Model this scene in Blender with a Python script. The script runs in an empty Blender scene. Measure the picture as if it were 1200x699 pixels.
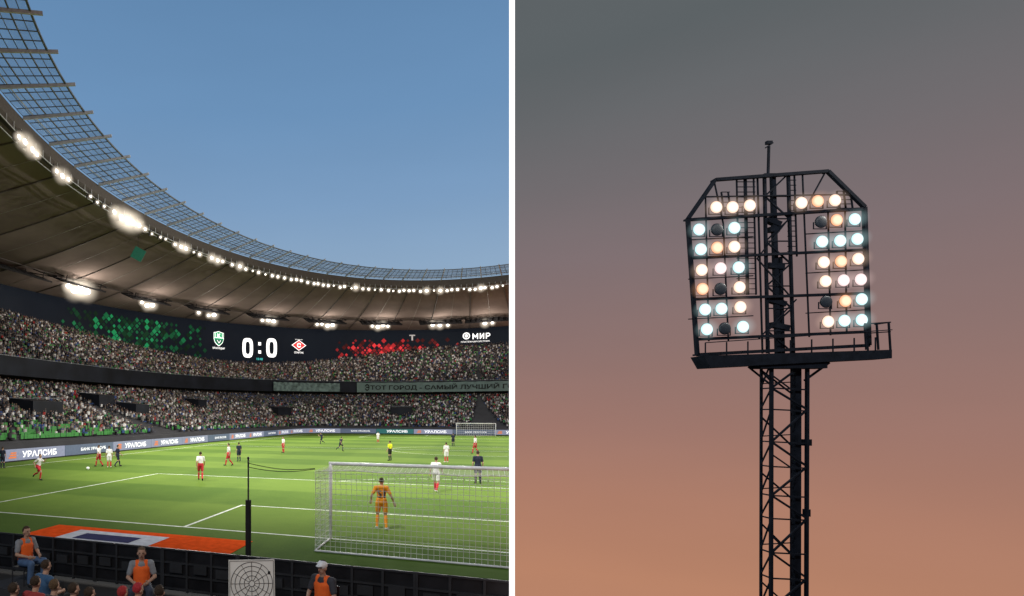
import bpy, bmesh, math, random
import numpy as np
from mathutils import Vector, Matrix
random.seed(7); rng=np.random.default_rng(7)
F=677.0; PX=298.0; HY=487.0; CH=4.1
scene=bpy.context.scene
COL=scene.collection
# ---------------------------------------------------------------- frame of the pitch
_b=Vector((266,677)).normalized(); BX,BY=_b.x,_b.y
def W(u,v,z=0.0): return Vector((u*BY+v*BX, -u*BX+v*BY, z))
def ground_at(px,py,z=0.0):
    d=(CH-z)*F/(py-HY); return Vector(((px-PX)/F*d,d,z))
def at_depth(px,py,d): return Vector(((px-PX)/F*d,d,CH-(py-HY)/F*d))
YAW=math.atan2(-BX,BY)
CU,CV=-1.0,71.3
CUTK=(597.0-PX)/F
# ---------------------------------------------------------------- materials
MATS={}
def mat(name,col,rough=.6,emit=0,ecol=None,metal=0,var=.15,scale=4,spec=.3):
    if name in MATS: return MATS[name]
    m=bpy.data.materials.new(name); m.use_nodes=True; nt=m.node_tree; b=nt.nodes['Principled BSDF']
    b.inputs['Roughness'].default_value=rough; b.inputs['Metallic'].default_value=metal
    b.inputs['Specular IOR Level'].default_value=spec
    if var>0:
        tc=nt.nodes.new('ShaderNodeTexCoord'); n=nt.nodes.new('ShaderNodeTexNoise'); n.inputs['Scale'].default_value=scale; n.inputs['Detail'].default_value=5
        r=nt.nodes.new('ShaderNodeValToRGB')
        r.color_ramp.elements[0].position=.3; r.color_ramp.elements[1].position=.7
        r.color_ramp.elements[0].color=[c*(1-var) for c in col]+[1]; r.color_ramp.elements[1].color=[min(1,c*(1+var)) for c in col]+[1]
        nt.links.new(tc.outputs['Object'],n.inputs['Vector']); nt.links.new(n.outputs['Fac'],r.inputs['Fac']); nt.links.new(r.outputs['Color'],b.inputs['Base Color'])
    else: b.inputs['Base Color'].default_value=(*col,1)
    if emit>0:
        b.inputs['Emission Color'].default_value=(*(ecol or col),1); b.inputs['Emission Strength'].default_value=emit
        m.cycles.emission_sampling='NONE'
    MATS[name]=m; return m
def attr_mat(name,rough=.8,emit=0):
    m=bpy.data.materials.new(name); m.use_nodes=True; nt=m.node_tree; b=nt.nodes['Principled BSDF']
    a=nt.nodes.new('ShaderNodeAttribute'); a.attribute_name='Col'; nt.links.new(a.outputs['Color'],b.inputs['Base Color'])
    if emit: 
        nt.links.new(a.outputs['Color'],b.inputs['Emission Color']); b.inputs['Emission Strength'].default_value=emit
        m.cycles.emission_sampling='NONE'
    b.inputs['Roughness'].default_value=rough; b.inputs['Specular IOR Level'].default_value=.1
    return m
def glow_mat(name,col,strength,power):  # lamp bloom painted as an emissive shell, brightest where it faces the viewer
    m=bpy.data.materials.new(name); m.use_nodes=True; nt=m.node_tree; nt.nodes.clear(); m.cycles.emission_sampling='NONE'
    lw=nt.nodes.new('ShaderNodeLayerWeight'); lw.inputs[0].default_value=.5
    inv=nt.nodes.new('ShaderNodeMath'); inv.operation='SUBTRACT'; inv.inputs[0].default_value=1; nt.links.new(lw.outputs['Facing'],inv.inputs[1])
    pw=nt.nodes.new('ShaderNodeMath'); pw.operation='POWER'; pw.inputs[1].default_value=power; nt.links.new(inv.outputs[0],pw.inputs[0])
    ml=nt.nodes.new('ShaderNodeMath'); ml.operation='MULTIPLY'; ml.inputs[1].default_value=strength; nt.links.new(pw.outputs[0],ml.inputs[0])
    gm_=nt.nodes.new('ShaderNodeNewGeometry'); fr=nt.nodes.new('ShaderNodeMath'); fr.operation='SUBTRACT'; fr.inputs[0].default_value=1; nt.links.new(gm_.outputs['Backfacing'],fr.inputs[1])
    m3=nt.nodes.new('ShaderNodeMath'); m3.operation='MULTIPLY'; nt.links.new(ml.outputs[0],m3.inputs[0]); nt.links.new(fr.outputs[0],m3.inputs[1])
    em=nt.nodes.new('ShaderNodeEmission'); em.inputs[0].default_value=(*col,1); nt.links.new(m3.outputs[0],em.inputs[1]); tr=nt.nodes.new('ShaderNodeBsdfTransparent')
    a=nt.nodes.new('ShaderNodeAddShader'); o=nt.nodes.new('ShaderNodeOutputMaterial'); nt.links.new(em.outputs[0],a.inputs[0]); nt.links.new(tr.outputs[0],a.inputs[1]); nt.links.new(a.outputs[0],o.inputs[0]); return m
# ---------------------------------------------------------------- mesh builder
class MB:
    def __init__(s): s.v=[]; s.f=[]
    def add(s,vs,fs):
        o=len(s.v); s.v+= [tuple(p) for p in vs]; s.f+=[tuple(i+o for i in f) for f in fs]
    def box(s,c,size,rot=None):
        c=Vector(c); hx,hy,hz=[x/2 for x in size]
        vs=[Vector((x,y,z)) for x in(-hx,hx) for y in(-hy,hy) for z in(-hz,hz)]
        if rot is not None: vs=[rot@p for p in vs]
        s.add([c+p for p in vs],[(0,1,3,2),(4,6,7,5),(0,4,5,1),(2,3,7,6),(0,2,6,4),(1,5,7,3)])
    def beam(s,p0,p1,w,h=None):
        h=h or w; p0=Vector(p0);p1=Vector(p1); d=(p1-p0)
        if d.length<1e-6: return
        d.normalize(); up=Vector((0,0,1)) if abs(d.z)<.95 else Vector((0,1,0))
        a=d.cross(up).normalized()*(w/2); b=a.cross(d).normalized()*(h/2)
        vs=[p+sa*a+sb*b for p in(p0,p1) for sa,sb in((-1,-1),(1,-1),(1,1),(-1,1))]
        s.add(vs,[(3,2,1,0),(4,5,6,7),(0,1,5,4),(1,2,6,5),(2,3,7,6),(3,0,4,7)])
    def tube(s,p0,p1,r0,r1=None,n=8,caps=True):
        r1=r0 if r1 is None else r1; p0=Vector(p0);p1=Vector(p1); d=(p1-p0)
        if d.length<1e-6: return
        d.normalize(); up=Vector((0,0,1)) if abs(d.z)<.95 else Vector((0,1,0))
        a=d.cross(up).normalized(); b=a.cross(d).normalized()
        vs=[]
        for p,r in((p0,r0),(p1,r1)):
            for i in range(n):
                t=2*math.pi*i/n; vs.append(p+a*r*math.cos(t)+b*r*math.sin(t))
        fs=[(i,(i+1)%n,n+(i+1)%n,n+i) for i in range(n)]
        if caps: fs+=[tuple(range(n-1,-1,-1)),tuple(range(n,2*n))]
        s.add(vs,fs)
    def ball(s,c,r,seg=10,rings=7,scale=(1,1,1)):
        c=Vector(c); vs=[c+Vector((0,0,r*scale[2]))]
        for i in range(1,rings):
            ph=math.pi*i/rings
            for j in range(seg):
                t=2*math.pi*j/seg; vs.append(c+Vector((r*scale[0]*math.sin(ph)*math.cos(t),r*scale[1]*math.sin(ph)*math.sin(t),r*scale[2]*math.cos(ph))))
        vs.append(c-Vector((0,0,r*scale[2]))); fs=[]
        for j in range(seg): fs.append((0,1+j,1+(j+1)%seg))
        for i in range(rings-2):
            for j in range(seg):
                a=1+i*seg+j; b_=1+i*seg+(j+1)%seg; fs.append((a,a+seg,b_+seg,b_))
        k=len(vs)-1; o=1+(rings-2)*seg
        for j in range(seg): fs.append((k,o+(j+1)%seg,o+j))
        s.add(vs,fs)
    def mesh(s,name,m=None,smooth=False,clip=False):
        me=bpy.data.meshes.new(name); me.from_pydata([tuple(p) for p in s.v],[],s.f); me.update()
        if clip: do_clip(me)
        if m: me.materials.append(m)
        if smooth: me.polygons.foreach_set('use_smooth',[True]*len(me.polygons))
        return me
def do_clip(me):
    bm=bmesh.new(); bm.from_mesh(me)
    bmesh.ops.bisect_plane(bm,geom=bm.verts[:]+bm.edges[:]+bm.faces[:],plane_co=(0,0,0),plane_no=Vector((1,-CUTK,0)).normalized(),clear_outer=True)
    bm.to_mesh(me); bm.free(); me.update()
def obj(name,me,parent=None,label=None,cat=None,kind=None,group=None,world=True):
    o=bpy.data.objects.new(name,me); COL.objects.link(o)
    if parent is not None:
        o.parent=parent
        if world: o.matrix_parent_inverse=parent.matrix_basis.inverted()
    if label:o['label']=label
    if cat:o['category']=cat
    if kind:o['kind']=kind
    if group:o['group']=group
    return o
def empty(name,loc,label,cat,group=None,rotz=0,scale=1):
    e=obj(name,None,label=label,cat=cat,group=group); e.location=loc; e.rotation_euler=(0,0,rotz); e.scale=(scale,)*3; e.empty_display_size=.3
    e.matrix_basis=Matrix.Translation(Vector(loc))@Matrix.Rotation(rotz,4,'Z')@Matrix.Scale(scale,4)
    return e
# ---------------------------------------------------------------- paths
class Path:
    def __init__(s,pts):
        s.p=np.array(pts,float); d=np.linalg.norm(np.diff(s.p,axis=0),axis=1); s.c=np.concatenate([[0],np.cumsum(d)]); s.L=s.c[-1]
        s.px=np.where(s.p[:,1]>2, PX+F*s.p[:,0]/np.maximum(s.p[:,1],2), -1e9)
    def at(s,q,off=0):
        q=min(max(q,0),s.L-1e-4); i=min(int(np.searchsorted(s.c,q,side='right'))-1,len(s.p)-2)
        t=(q-s.c[i])/(s.c[i+1]-s.c[i]); P=s.p[i]*(1-t)+s.p[i+1]*t; T=(s.p[i+1]-s.p[i]); T=T/np.linalg.norm(T)
        return np.array([P[0]+T[1]*off,P[1]-T[0]*off]),T
    def s_px(s,px): return float(np.interp(px,s.px,s.c))
    def pos(s,q,z,off=0):
        P,_=s.at(q,off); return Vector((P[0],P[1],z))
def sel(a,b,n,t):
    c,sn=math.cos(t),math.sin(t); e=2.0/n
    u=CU-a*math.copysign(abs(c)**e,c); v=CV+b*math.copysign(abs(sn)**e,sn); p=W(u,v); return (p.x,p.y)
def ell_path(a,b,n,t0=-55,t1=112,N=400):
    return Path([sel(a,b,n,math.radians(t0+(t1-t0)*i/N)) for i in range(N+1)])
def strip(paths_z,t0,t1,N,mbx):
    k=len(paths_z); vs=[]; fs=[]
    for i in range(N+1):
        t=math.radians(t0+(t1-t0)*i/N)
        for (a,b,n,z) in paths_z:
            x,y=sel(a,b,n,t); vs.append((x,y,z(t) if callable(z) else z))
    for i in range(N):
        for j in range(k-1):
            o=i*k+j; fs.append((o,o+1,o+k+1,o+k))
    mbx.add(vs,fs)
# ---------------------------------------------------------------- text
def text_mb(body,size=1.0,bold=0.0,xs=1.0):
    cu=bpy.data.curves.new('lettering','FONT'); cu.body=body; cu.size=size; cu.offset=bold; cu.resolution_u=3; cu.align_x='CENTER'; cu.align_y='CENTER'
    o=bpy.data.objects.new('tmp',cu); COL.objects.link(o); dg=bpy.context.evaluated_depsgraph_get(); me=bpy.data.meshes.new_from_object(o.evaluated_get(dg))
    m=MB(); m.v=[(v.co.x*xs,v.co.y,0) for v in me.vertices]; m.f=[tuple(p.vertices) for p in me.polygons]
    bpy.data.objects.remove(o); bpy.data.curves.remove(cu); bpy.data.meshes.remove(me)
    return center(m)
def center(m):
    if m.v:
        xsn=[p[0] for p in m.v]; ysn=[p[1] for p in m.v]; cx=(max(xsn)+min(xsn))/2; cy=(max(ysn)+min(ysn))/2
        m.v=[(p[0]-cx,p[1]-cy,0) for p in m.v]
    return m
def fit(m,w=None,h=None):
    xs=[p[0] for p in m.v]; ys=[p[1] for p in m.v]; 
    if not xs: return m
    sx=w/(max(xs)-min(xs)) if w else 1; sy=h/(max(ys)-min(ys)) if h else sx
    m.v=[(p[0]*sx,p[1]*sy,0) for p in m.v]; return m
def stroke(m,pts,w):
    for (x0,y0),(x1,y1) in zip(pts[:-1],pts[1:]):
        d=Vector((x1-x0,y1-y0)).normalized(); n=Vector((-d.y,d.x))*w/2; e=d*w*.35
        m.add([(x0-n.x-e.x,y0-n.y-e.y,0),(x1-n.x+e.x,y1-n.y+e.y,0),(x1+n.x+e.x,y1+n.y+e.y,0),(x0+n.x-e.x,y0+n.y-e.y,0)],[(0,1,2,3)])
def letters_mir():
    m=MB(); w=.24
    stroke(m,[(0,0),(0,1)],w);stroke(m,[(0,.95),(.45,.35)],w);stroke(m,[(.45,.35),(.9,.95)],w);stroke(m,[(.9,1),(.9,0)],w)
    stroke(m,[(1.45,0),(1.45,1)],w);stroke(m,[(1.45,.05),(2.1,.95)],w*.9);stroke(m,[(2.1,0),(2.1,1)],w)
    stroke(m,[(2.65,0),(2.65,1)],w);stroke(m,[(2.65,.98),(3.1,.98),(3.3,.8),(3.3,.6),(3.1,.42),(2.65,.42)],w*.85)
    return center(m)
def letter_e():
    m=MB(); w=.19; pts=[(.45*math.cos(a),.45*math.sin(a)) for a in [math.radians(150-300*k/14) for k in range(15)]]; stroke(m,pts,w); stroke(m,[(-.15,0),(.4,0)],w); return m
def on_path(m,path,s0,z0,off,leftalign=False):
    r=MB(); 
    x0=min([p[0] for p in m.v]) if (leftalign and m.v) else 0
    r.v=[tuple(path.pos(s0+p[0]-x0,z0+p[1],off)) for p in m.v]; r.f=m.f; return r
def lerp(a,b,f): return a+(b-a)*f
# ================================================================= WORLD
w=bpy.data.worlds.new("World"); scene.world=w; w.use_nodes=True; nt=w.node_tree; nt.nodes.clear()
def srgb(r,g,b):
    f=lambda c:(c/255/12.92 if c/255<=.04045 else ((c/255+.055)/1.055)**2.4)
    return (f(r),f(g),f(b),1)
N=nt.nodes; L=nt.links
tc=N.new('ShaderNodeTexCoord'); sep=N.new('ShaderNodeSeparateXYZ'); L.new(tc.outputs['Generated'],sep.inputs[0])
def ramp(stops):
    mr=N.new('ShaderNodeMapRange'); mr.inputs['From Min'].default_value=-.3; mr.inputs['From Max'].default_value=.7
    L.new(sep.outputs['Z'],mr.inputs['Value']); r=N.new('ShaderNodeValToRGB'); L.new(mr.outputs[0],r.inputs['Fac'])
    e=r.color_ramp.elements
    while len(e)<len(stops): e.new(.5)
    for k,(z,c) in enumerate(stops): e[k].position=(z+.3)/1.0; e[k].color=srgb(*c)
    return r
blue=ramp([(-.2,(130,140,150)),(0,(158,176,194)),(.20,(147,173,199)),(.34,(124,157,193)),(.46,(108,146,186)),(.60,(96,134,174))])
dusk=ramp([(-.23,(184,131,104)),(-.12,(173,125,105)),(-.02,(158,119,108)),(.10,(142,115,111)),(.23,(127,112,114)),(.33,(113,108,111)),(.41,(102,104,107)),(.48,(93,99,102))])
mul=N.new('ShaderNodeMath'); mul.operation='MULTIPLY'; mul.inputs[1].default_value=-(600-PX)/F; L.new(sep.outputs['Y'],mul.inputs[0])
ad=N.new('ShaderNodeMath'); L.new(sep.outputs['X'],ad.inputs[0]); L.new(mul.outputs[0],ad.inputs[1])
gt=N.new('ShaderNodeMath'); gt.operation='GREATER_THAN'; gt.inputs[1].default_value=0; L.new(ad.outputs[0],gt.inputs[0])
mx=N.new('ShaderNodeMixRGB'); L.new(gt.outputs[0],mx.inputs[0]); L.new(blue.outputs[0],mx.inputs[1]); L.new(dusk.outputs[0],mx.inputs[2])
nz=N.new('ShaderNodeTexNoise'); nz.inputs['Scale'].default_value=3; nz.inputs['Detail'].default_value=3
mp=N.new('ShaderNodeMapping'); mp.inputs['Scale'].default_value=(1,1,4); L.new(tc.outputs['Generated'],mp.inputs[0]); L.new(mp.outputs[0],nz.inputs['Vector'])
mr2=N.new('ShaderNodeMapRange'); mr2.inputs['To Min'].default_value=.95; mr2.inputs['To Max'].default_value=1.05; L.new(nz.outputs['Fac'],mr2.inputs['Value'])
bg=N.new('ShaderNodeBackground'); L.new(mx.outputs[0],bg.inputs['Color']); L.new(mr2.outputs[0],bg.inputs['Strength'])
out=N.new('ShaderNodeOutputWorld'); L.new(bg.outputs[0],out.inputs['Surface'])
# ================================================================= CAMERA
cam=bpy.data.cameras.new('camera'); co=bpy.data.objects.new('camera',cam); COL.objects.link(co)
co.location=(0,0,CH); co.rotation_euler=(math.pi/2,0,0); cam.sensor_width=36; cam.lens=F/1200*36; cam.shift_x=(600-PX)/1200; cam.shift_y=(HY-349.5)/1200
cam.clip_end=2000; cam.clip_start=.1; scene.camera=co
scene.view_settings.view_transform='Standard'
# ================================================================= GROUND AND PITCH
def ground_mat(name,c1,c2,scale):
    m=bpy.data.materials.new(name); m.use_nodes=True; nt=m.node_tree; b=nt.nodes['Principled BSDF']; b.inputs['Roughness'].default_value=.9
    tc=nt.nodes.new('ShaderNodeTexCoord'); n=nt.nodes.new('ShaderNodeTexNoise'); n.inputs['Scale'].default_value=scale; n.inputs['Detail'].default_value=8
    r=nt.nodes.new('ShaderNodeValToRGB'); r.color_ramp.elements[0].color=(*c1,1); r.color_ramp.elements[1].color=(*c2,1)
    nt.links.new(tc.outputs['Object'],n.inputs['Vector']); nt.links.new(n.outputs['Fac'],r.inputs['Fac']); nt.links.new(r.outputs['Color'],b.inputs['Base Color']); return m
g=MB(); g.add([(-400,-60,-.02),(200,-60,-.02),(200,500,-.02),(-400,500,-.02)],[(0,1,2,3)])
obj('ground',g.mesh('ground',ground_mat('concrete_ground',(.02,.02,.022),(.05,.048,.045),.6),clip=True),label='dark concrete ground around the pitch',cat='ground',kind='structure')
# grass
gm=bpy.data.materials.new('mown_grass'); gm.use_nodes=True; nt=gm.node_tree; b=nt.nodes['Principled BSDF']; b.inputs['Roughness'].default_value=.9; b.inputs['Specular IOR Level'].default_value=.05
def nd(t,**k):
    n=nt.nodes.new(t)
    for a,v in k.items(): setattr(n,a,v)
    return n
tc=nd('ShaderNodeTexCoord'); sp=nd('ShaderNodeSeparateXYZ'); nt.links.new(tc.outputs['Object'],sp.inputs[0])
def mth(op,a,bv):
    n=nd('ShaderNodeMath',operation=op)
    for i,x in enumerate((a,bv)):
        if x is None: continue
        if isinstance(x,(int,float)): n.inputs[i].default_value=x
        else: nt.links.new(x,n.inputs[i])
    return n.outputs[0]
wob=nd('ShaderNodeTexNoise'); wob.inputs['Scale'].default_value=.6; nt.links.new(tc.outputs['Object'],wob.inputs['Vector'])
vv=mth('ADD',sp.outputs['Y'],mth('MULTIPLY',wob.outputs['Fac'],.25))
s1=mth('MULTIPLY',mth('SINE',mth('MULTIPLY',mth('SUBTRACT',vv,18.9),math.pi/5.5),None),6.0)
s1=mth('MAXIMUM',mth('MINIMUM',s1,1.0),-1.0)
uu=mth('ADD',sp.outputs['X'],mth('MULTIPLY',wob.outputs['Fac'],.25))
s2=mth('MAXIMUM',mth('MINIMUM',mth('MULTIPLY',mth('SINE',mth('MULTIPLY',mth('SUBTRACT',uu,1),math.pi/6.8),None),5.0),1.0),-1.0)
st=mth('ADD',mth('MULTIPLY',s1,.33),mth('MULTIPLY',s2,.12))
n1=nd('ShaderNodeTexNoise'); n1.inputs['Scale'].default_value=.35; n1.inputs['Detail'].default_value=9; n1.inputs['Roughness'].default_value=.75; nt.links.new(tc.outputs['Object'],n1.inputs['Vector'])
n2=nd('ShaderNodeTexNoise'); n2.inputs['Scale'].default_value=14; n2.inputs['Detail'].default_value=6; nt.links.new(tc.outputs['Object'],n2.inputs['Vector'])
f=mth('ADD',mth('ADD',mth('MULTIPLY',mth('SUBTRACT',n1.outputs['Fac'],.5),1.4),mth('MULTIPLY',mth('SUBTRACT',n2.outputs['Fac'],.5),1.1)),mth('ADD',st,.5))
r=nd('ShaderNodeValToRGB'); nt.links.new(f,r.inputs['Fac']); r.color_ramp.elements[0].color=(.070,.130,.018,1); r.color_ramp.elements[1].color=(.125,.200,.030,1)
nt.links.new(r.outputs['Color'],b.inputs['Base Color'])
u0,u1,v0,v1=CU-39.5,CU+39.5,12.3,131
vs=[(u0,v0,.0),(u1,v0,.0),(u1,v1,.0),(u0,v1,.0)]
p=bpy.data.meshes.new('pitch')
bm=bmesh.new(); q=[bm.verts.new(x) for x in vs]; bm.faces.new(q)
R=Matrix.Rotation(YAW,4,'Z'); nl=(R.inverted()@Vector((1,-CUTK,0))).normalized()
bmesh.ops.bisect_plane(bm,geom=bm.verts[:]+bm.edges[:]+bm.faces[:],plane_co=(0,0,0),plane_no=nl,clear_outer=True); bm.to_mesh(p); bm.free(); p.materials.append(gm)
o=obj('football_pitch',p,label='striped green football pitch under floodlights',cat='pitch',kind='structure'); o.rotation_euler=(0,0,YAW)
lines=MB(); GV=18.8; LZ=.006; LW=.12
def line(u0,v0,u1,v1,wd=LW):
    a=W(u0,v0,LZ);b_=W(u1,v1,LZ); d=(b_-a).normalized(); n=Vector((-d.y,d.x,0))*wd/2; a-=d*wd/2; b_+=d*wd/2
    lines.add([a-n,a+n,b_+n,b_-n],[(3,2,1,0)])
for vv0,sg in((GV,1),(GV+105,-1)):
    line(CU-34,vv0,CU+34,vv0)
    for hw,dp in((9.16,5.5),(20.16,16.5)):
        line(CU-hw,vv0+sg*.13,CU-hw,vv0+sg*dp); line(CU+hw,vv0+sg*.13,CU+hw,vv0+sg*dp); line(CU-hw+.13,vv0+sg*dp,CU+hw-.13,vv0+sg*dp)
    for k in range(24):
        a0=math.radians(37+106*k/24);a1=math.radians(37+106*(k+1)/24)
        line(CU+9.15*math.cos(a0),vv0+sg*(11+9.15*math.sin(a0)),CU+9.15*math.cos(a1),vv0+sg*(11+9.15*math.sin(a1)),.1)
line(CU-34,GV+.13,CU-34,GV+105-.13); line(CU+34,GV+.13,CU+34,GV+105-.13); line(CU-33.8,GV+52.5,CU+33.8,GV+52.5)
for k in range(48):
    a0=2*math.pi*k/48;a1=2*math.pi*(k+1)/48; line(CU+9.15*math.cos(a0),GV+52.5+9.15*math.sin(a0),CU+9.15*math.cos(a1),GV+52.5+9.15*math.sin(a1),.1)
obj('pitch_marking',lines.mesh('pitch_marking',mat('white_line_paint',(.68,.72,.62),.8,var=.25,scale=2),clip=True),label='white painted pitch lines on the grass',cat='pitch marking',kind='structure')
# advertising mat behind goal line
def quad_uv(mbx,u0,v0,u1,v1,z):
    mbx.add([W(u0,v0,z),W(u1,v0,z),W(u1,v1,z),W(u0,v1,z)],[(0,1,2,3)])
me_=empty('advertising_mat',W(-11.5,16.2,0.01),'orange and white printed mat lying on the grass behind goal line','mat')
m1=MB(); quad_uv(m1,-14.7,13.4,-6.9,17.45,.012); obj('mat_border',m1.mesh('mat_border',mat('orange_vinyl',(.85,.10,.02),.95,spec=0)),me_)
m1=MB(); quad_uv(m1,-13.3,14.2,-9.7,16.95,.018); obj('mat_field',m1.mesh('mat_field',mat('white_vinyl',(.62,.63,.68),.95,spec=0)),me_)
m1=MB(); quad_uv(m1,-12.7,14.4,-10.5,15.4,.024); quad_uv(m1,-12.7,15.7,-10.5,16.5,.024)
obj('mat_emblem',m1.mesh('mat_emblem',mat('navy_vinyl',(.06,.06,.13),.9,spec=0)),me_)
# ================================================================= GOALS
white_steel=mat('white_goal_paint',(.8,.8,.8),.35); netm=mat('white_net_cord',(.85,.85,.82),.8)
def goal(u0,v0,sg,step,cr,label,clip):
    e=empty('football_goal',W(u0,v0,0),label,'goal',group='goals at both ends of the pitch')
    f=MB(); r=.055; H=2.5; hw=3.66; D=1.95*sg
    f.tube(W(u0-hw,v0,0),W(u0-hw,v0,H),r,n=12); f.tube(W(u0+hw,v0,0),W(u0+hw,v0,H),r,n=12); f.tube(W(u0-hw-r,v0,H),W(u0+hw+r,v0,H),r,n=12)
    obj('goal_frame',f.mesh('goal_frame',white_steel,True,clip),e)
    s=MB()
    s.tube(W(u0-hw,v0,.03),W(u0-hw,v0+D,.03),.025); s.tube(W(u0+hw,v0,.03),W(u0+hw,v0+D,.03),.025); s.tube(W(u0-hw,v0+D,.03),W(u0+hw,v0+D,.03),.03)
    obj('ground_bar',s.mesh('ground_bar',white_steel,True,clip),e)
    n=MB()
    def P(a,bb):
        Lr=1.95; Lt=Lr+H; q=bb*Lt
        if q<Lr: 
            sag=-.08*math.sin(math.pi*q/Lr)-.02*math.sin(a*3.1); return W(u0+a,v0+D*q/Lr,H-.05+sag)
        k=(q-Lr)/H; return W(u0+a,v0+D-(D*(.05+.015*math.sin(a*2.3))*math.sin(math.pi*k)),(H-.05)*(1-k)+.03)
    na=int(2*hw/step); nb=int((1.95+H)/step)
    for i in range(na+1):
        a=-hw+2*hw*i/na; prev=None
        for j in range(0,17):
            pnt=P(a,j/16)
            if prev is not None: n.tube(prev,pnt,cr,n=3,caps=False)
            prev=pnt
    for j in range(nb+1):
        prev=None
        for k in range(19):
            pnt=P(-hw+2*hw*k/18,j/nb)
            if prev is not None: n.tube(prev,pnt,cr,n=3,caps=False)
            prev=pnt
    for sd in(-hw,hw):
        for i in range(int(1.95/step)+1):
            v=v0+D*min(1,i*step/1.95); n.tube(W(u0+sd,v,.03),W(u0+sd,v,H-.05),cr,n=3,caps=False)
        for j in range(int(H/step)): n.tube(W(u0+sd,v0,j*step+.03),W(u0+sd,v0+D,j*step+.03),cr,n=3,caps=False)
    obj('goal_net',n.mesh('goal_net',netm,False,clip),e)
goal(CU,GV,-1,.155,.0062,'white football goal with net seen from behind, goalkeeper beyond',True)
goal(CU,GV+105,1,.4,.02,'small distant white football goal at far end',False)
pb=ground_at(291,651); e=empty('net_support_pole',pb,'slim black pole with padded lower half beside goal','pole')
m=MB(); m.tube(pb,pb+Vector((0,0,2.85)),.025,n=10); m.ball(pb+Vector((0,0,2.85)),.04); obj('pole_shaft',m.mesh('pole_shaft',mat('black_steel',(.012,.012,.014),.4),True),e)
m=MB(); m.tube(pb+Vector((0,0,.02)),pb+Vector((0,0,1.62)),.085,n=14); obj('pole_padding',m.mesh('pole_padding',mat('black_foam',(.02,.02,.022),.8)),e)
m=MB()
top=pb+Vector((0,0,2.7)); tg=W(CU-3.66,GV-1.95,2.5)
for dz0,dz1 in((0,0),(-.12,-.02)):
    prev=top+Vector((0,0,dz0))
    for k in range(1,13):
        t=k/12; q=(top+Vector((0,0,dz0))).lerp(tg+Vector((0,0,dz1)),t)-Vector((0,0,.1*math.sin(math.pi*t))); m.tube(prev,q,.010,n=4); prev=q
obj('tie_rope',m.mesh('tie_rope',mat('dark_rope',(.03,.03,.03),.8)),e)
# ================================================================= ADVERTISING BOARDS
pts=[]
ub=CU-37.2; vb=128.6; rad=7
for i in range(120): pts.append((ub,20+(vb-rad-20)*i/120))
for i in range(25):
    a=math.pi*(1-i/24/2); pts.append((ub+rad+rad*math.cos(a),vb-rad+rad*math.sin(a)))
for i in range(1,60): pts.append((ub+rad+i*1.2,vb))
bpath=Path([tuple(W(*p))[:2] for p in pts])
lil=mat('lilac_led_panel',(.16,.17,.24),.4,.38,(.36,.40,.58)); dk=mat('slate_led_panel',(.08,.10,.15),.4,.26,(.18,.24,.38)); grn=mat('teal_led_panel',(.02,.12,.12),.4,.2,(.04,.28,.28))
txtw=mat('white_led_letter',(.8,.8,.8),.4,.65,(.95,.95,1)); txtn=mat('orange_led_letter',(.5,.12,.03),.4,.5,(.8,.25,.08)); frm=mat('black_frame',(.012,.012,.014),.5)
BL=8.0; s=max(bpath.s_px(3)-BL,0); i=0
ural=fit(text_mb('УРАЛСИБ',1,.03),4.5,.58); small=fit(text_mb('БАНК УРАЛСИБ',1,.02),4.2,.32)
while s+BL<bpath.L:
    c=bpath.pos(s+BL/2,0); 
    if c.x/c.y>CUTK+.03: break
    kinds=[grn,lil,dk,lil,lil,lil,dk,lil,lil,dk,lil,lil,lil,dk]; km=kinds[i%14]
    e=empty('advertising_board',c,'low lit grey blue advertising board with bank lettering beside pitch','advertising board','advertising boards around the pitch')
    for nm,z0,z1,off,mt in(('board_panel',.12,1.12,0,km),('board_frame',.02,.118,.03,frm)):
        m=MB(); K=10; A=[];
        for k in range(K+1):
            q=s+.04+(BL-.08)*k/K; A+= [bpath.pos(q,z0,off),bpath.pos(q,z1,off),bpath.pos(q,z1,off-.12),bpath.pos(q,z0,off-.12)]
        fs=[]
        for k in range(K):
            for j in range(4): fs.append((k*4+j,k*4+4+j,k*4+4+(j+1)%4,k*4+(j+1)%4))
        fs+=[(0,1,2,3),(K*4+3,K*4+2,K*4+1,K*4)]
        m.add(A,fs); obj(nm,m.mesh(nm,mt,clip=True),e)
    tm=ural if km is not dk else small
    t=on_path(tm,bpath,s+BL/2+.5,.62,.03); obj('board_lettering',t.mesh('board_lettering',txtw,clip=True),e)
    if km is lil:
        lg=MB()
        for k in range(3): lg.add([(-.45+.12*k,-.3+.2*k,0),(.45,-.3+.2*k,0),(.45,-.16+.2*k,0),(-.45+.12*k,-.16+.2*k,0)],[(0,1,2,3)])
        obj('board_logo',on_path(lg,bpath,s+1.1,.62,.03).mesh('board_logo',txtn,clip=True),e)
    s+=BL; i+=1
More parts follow.
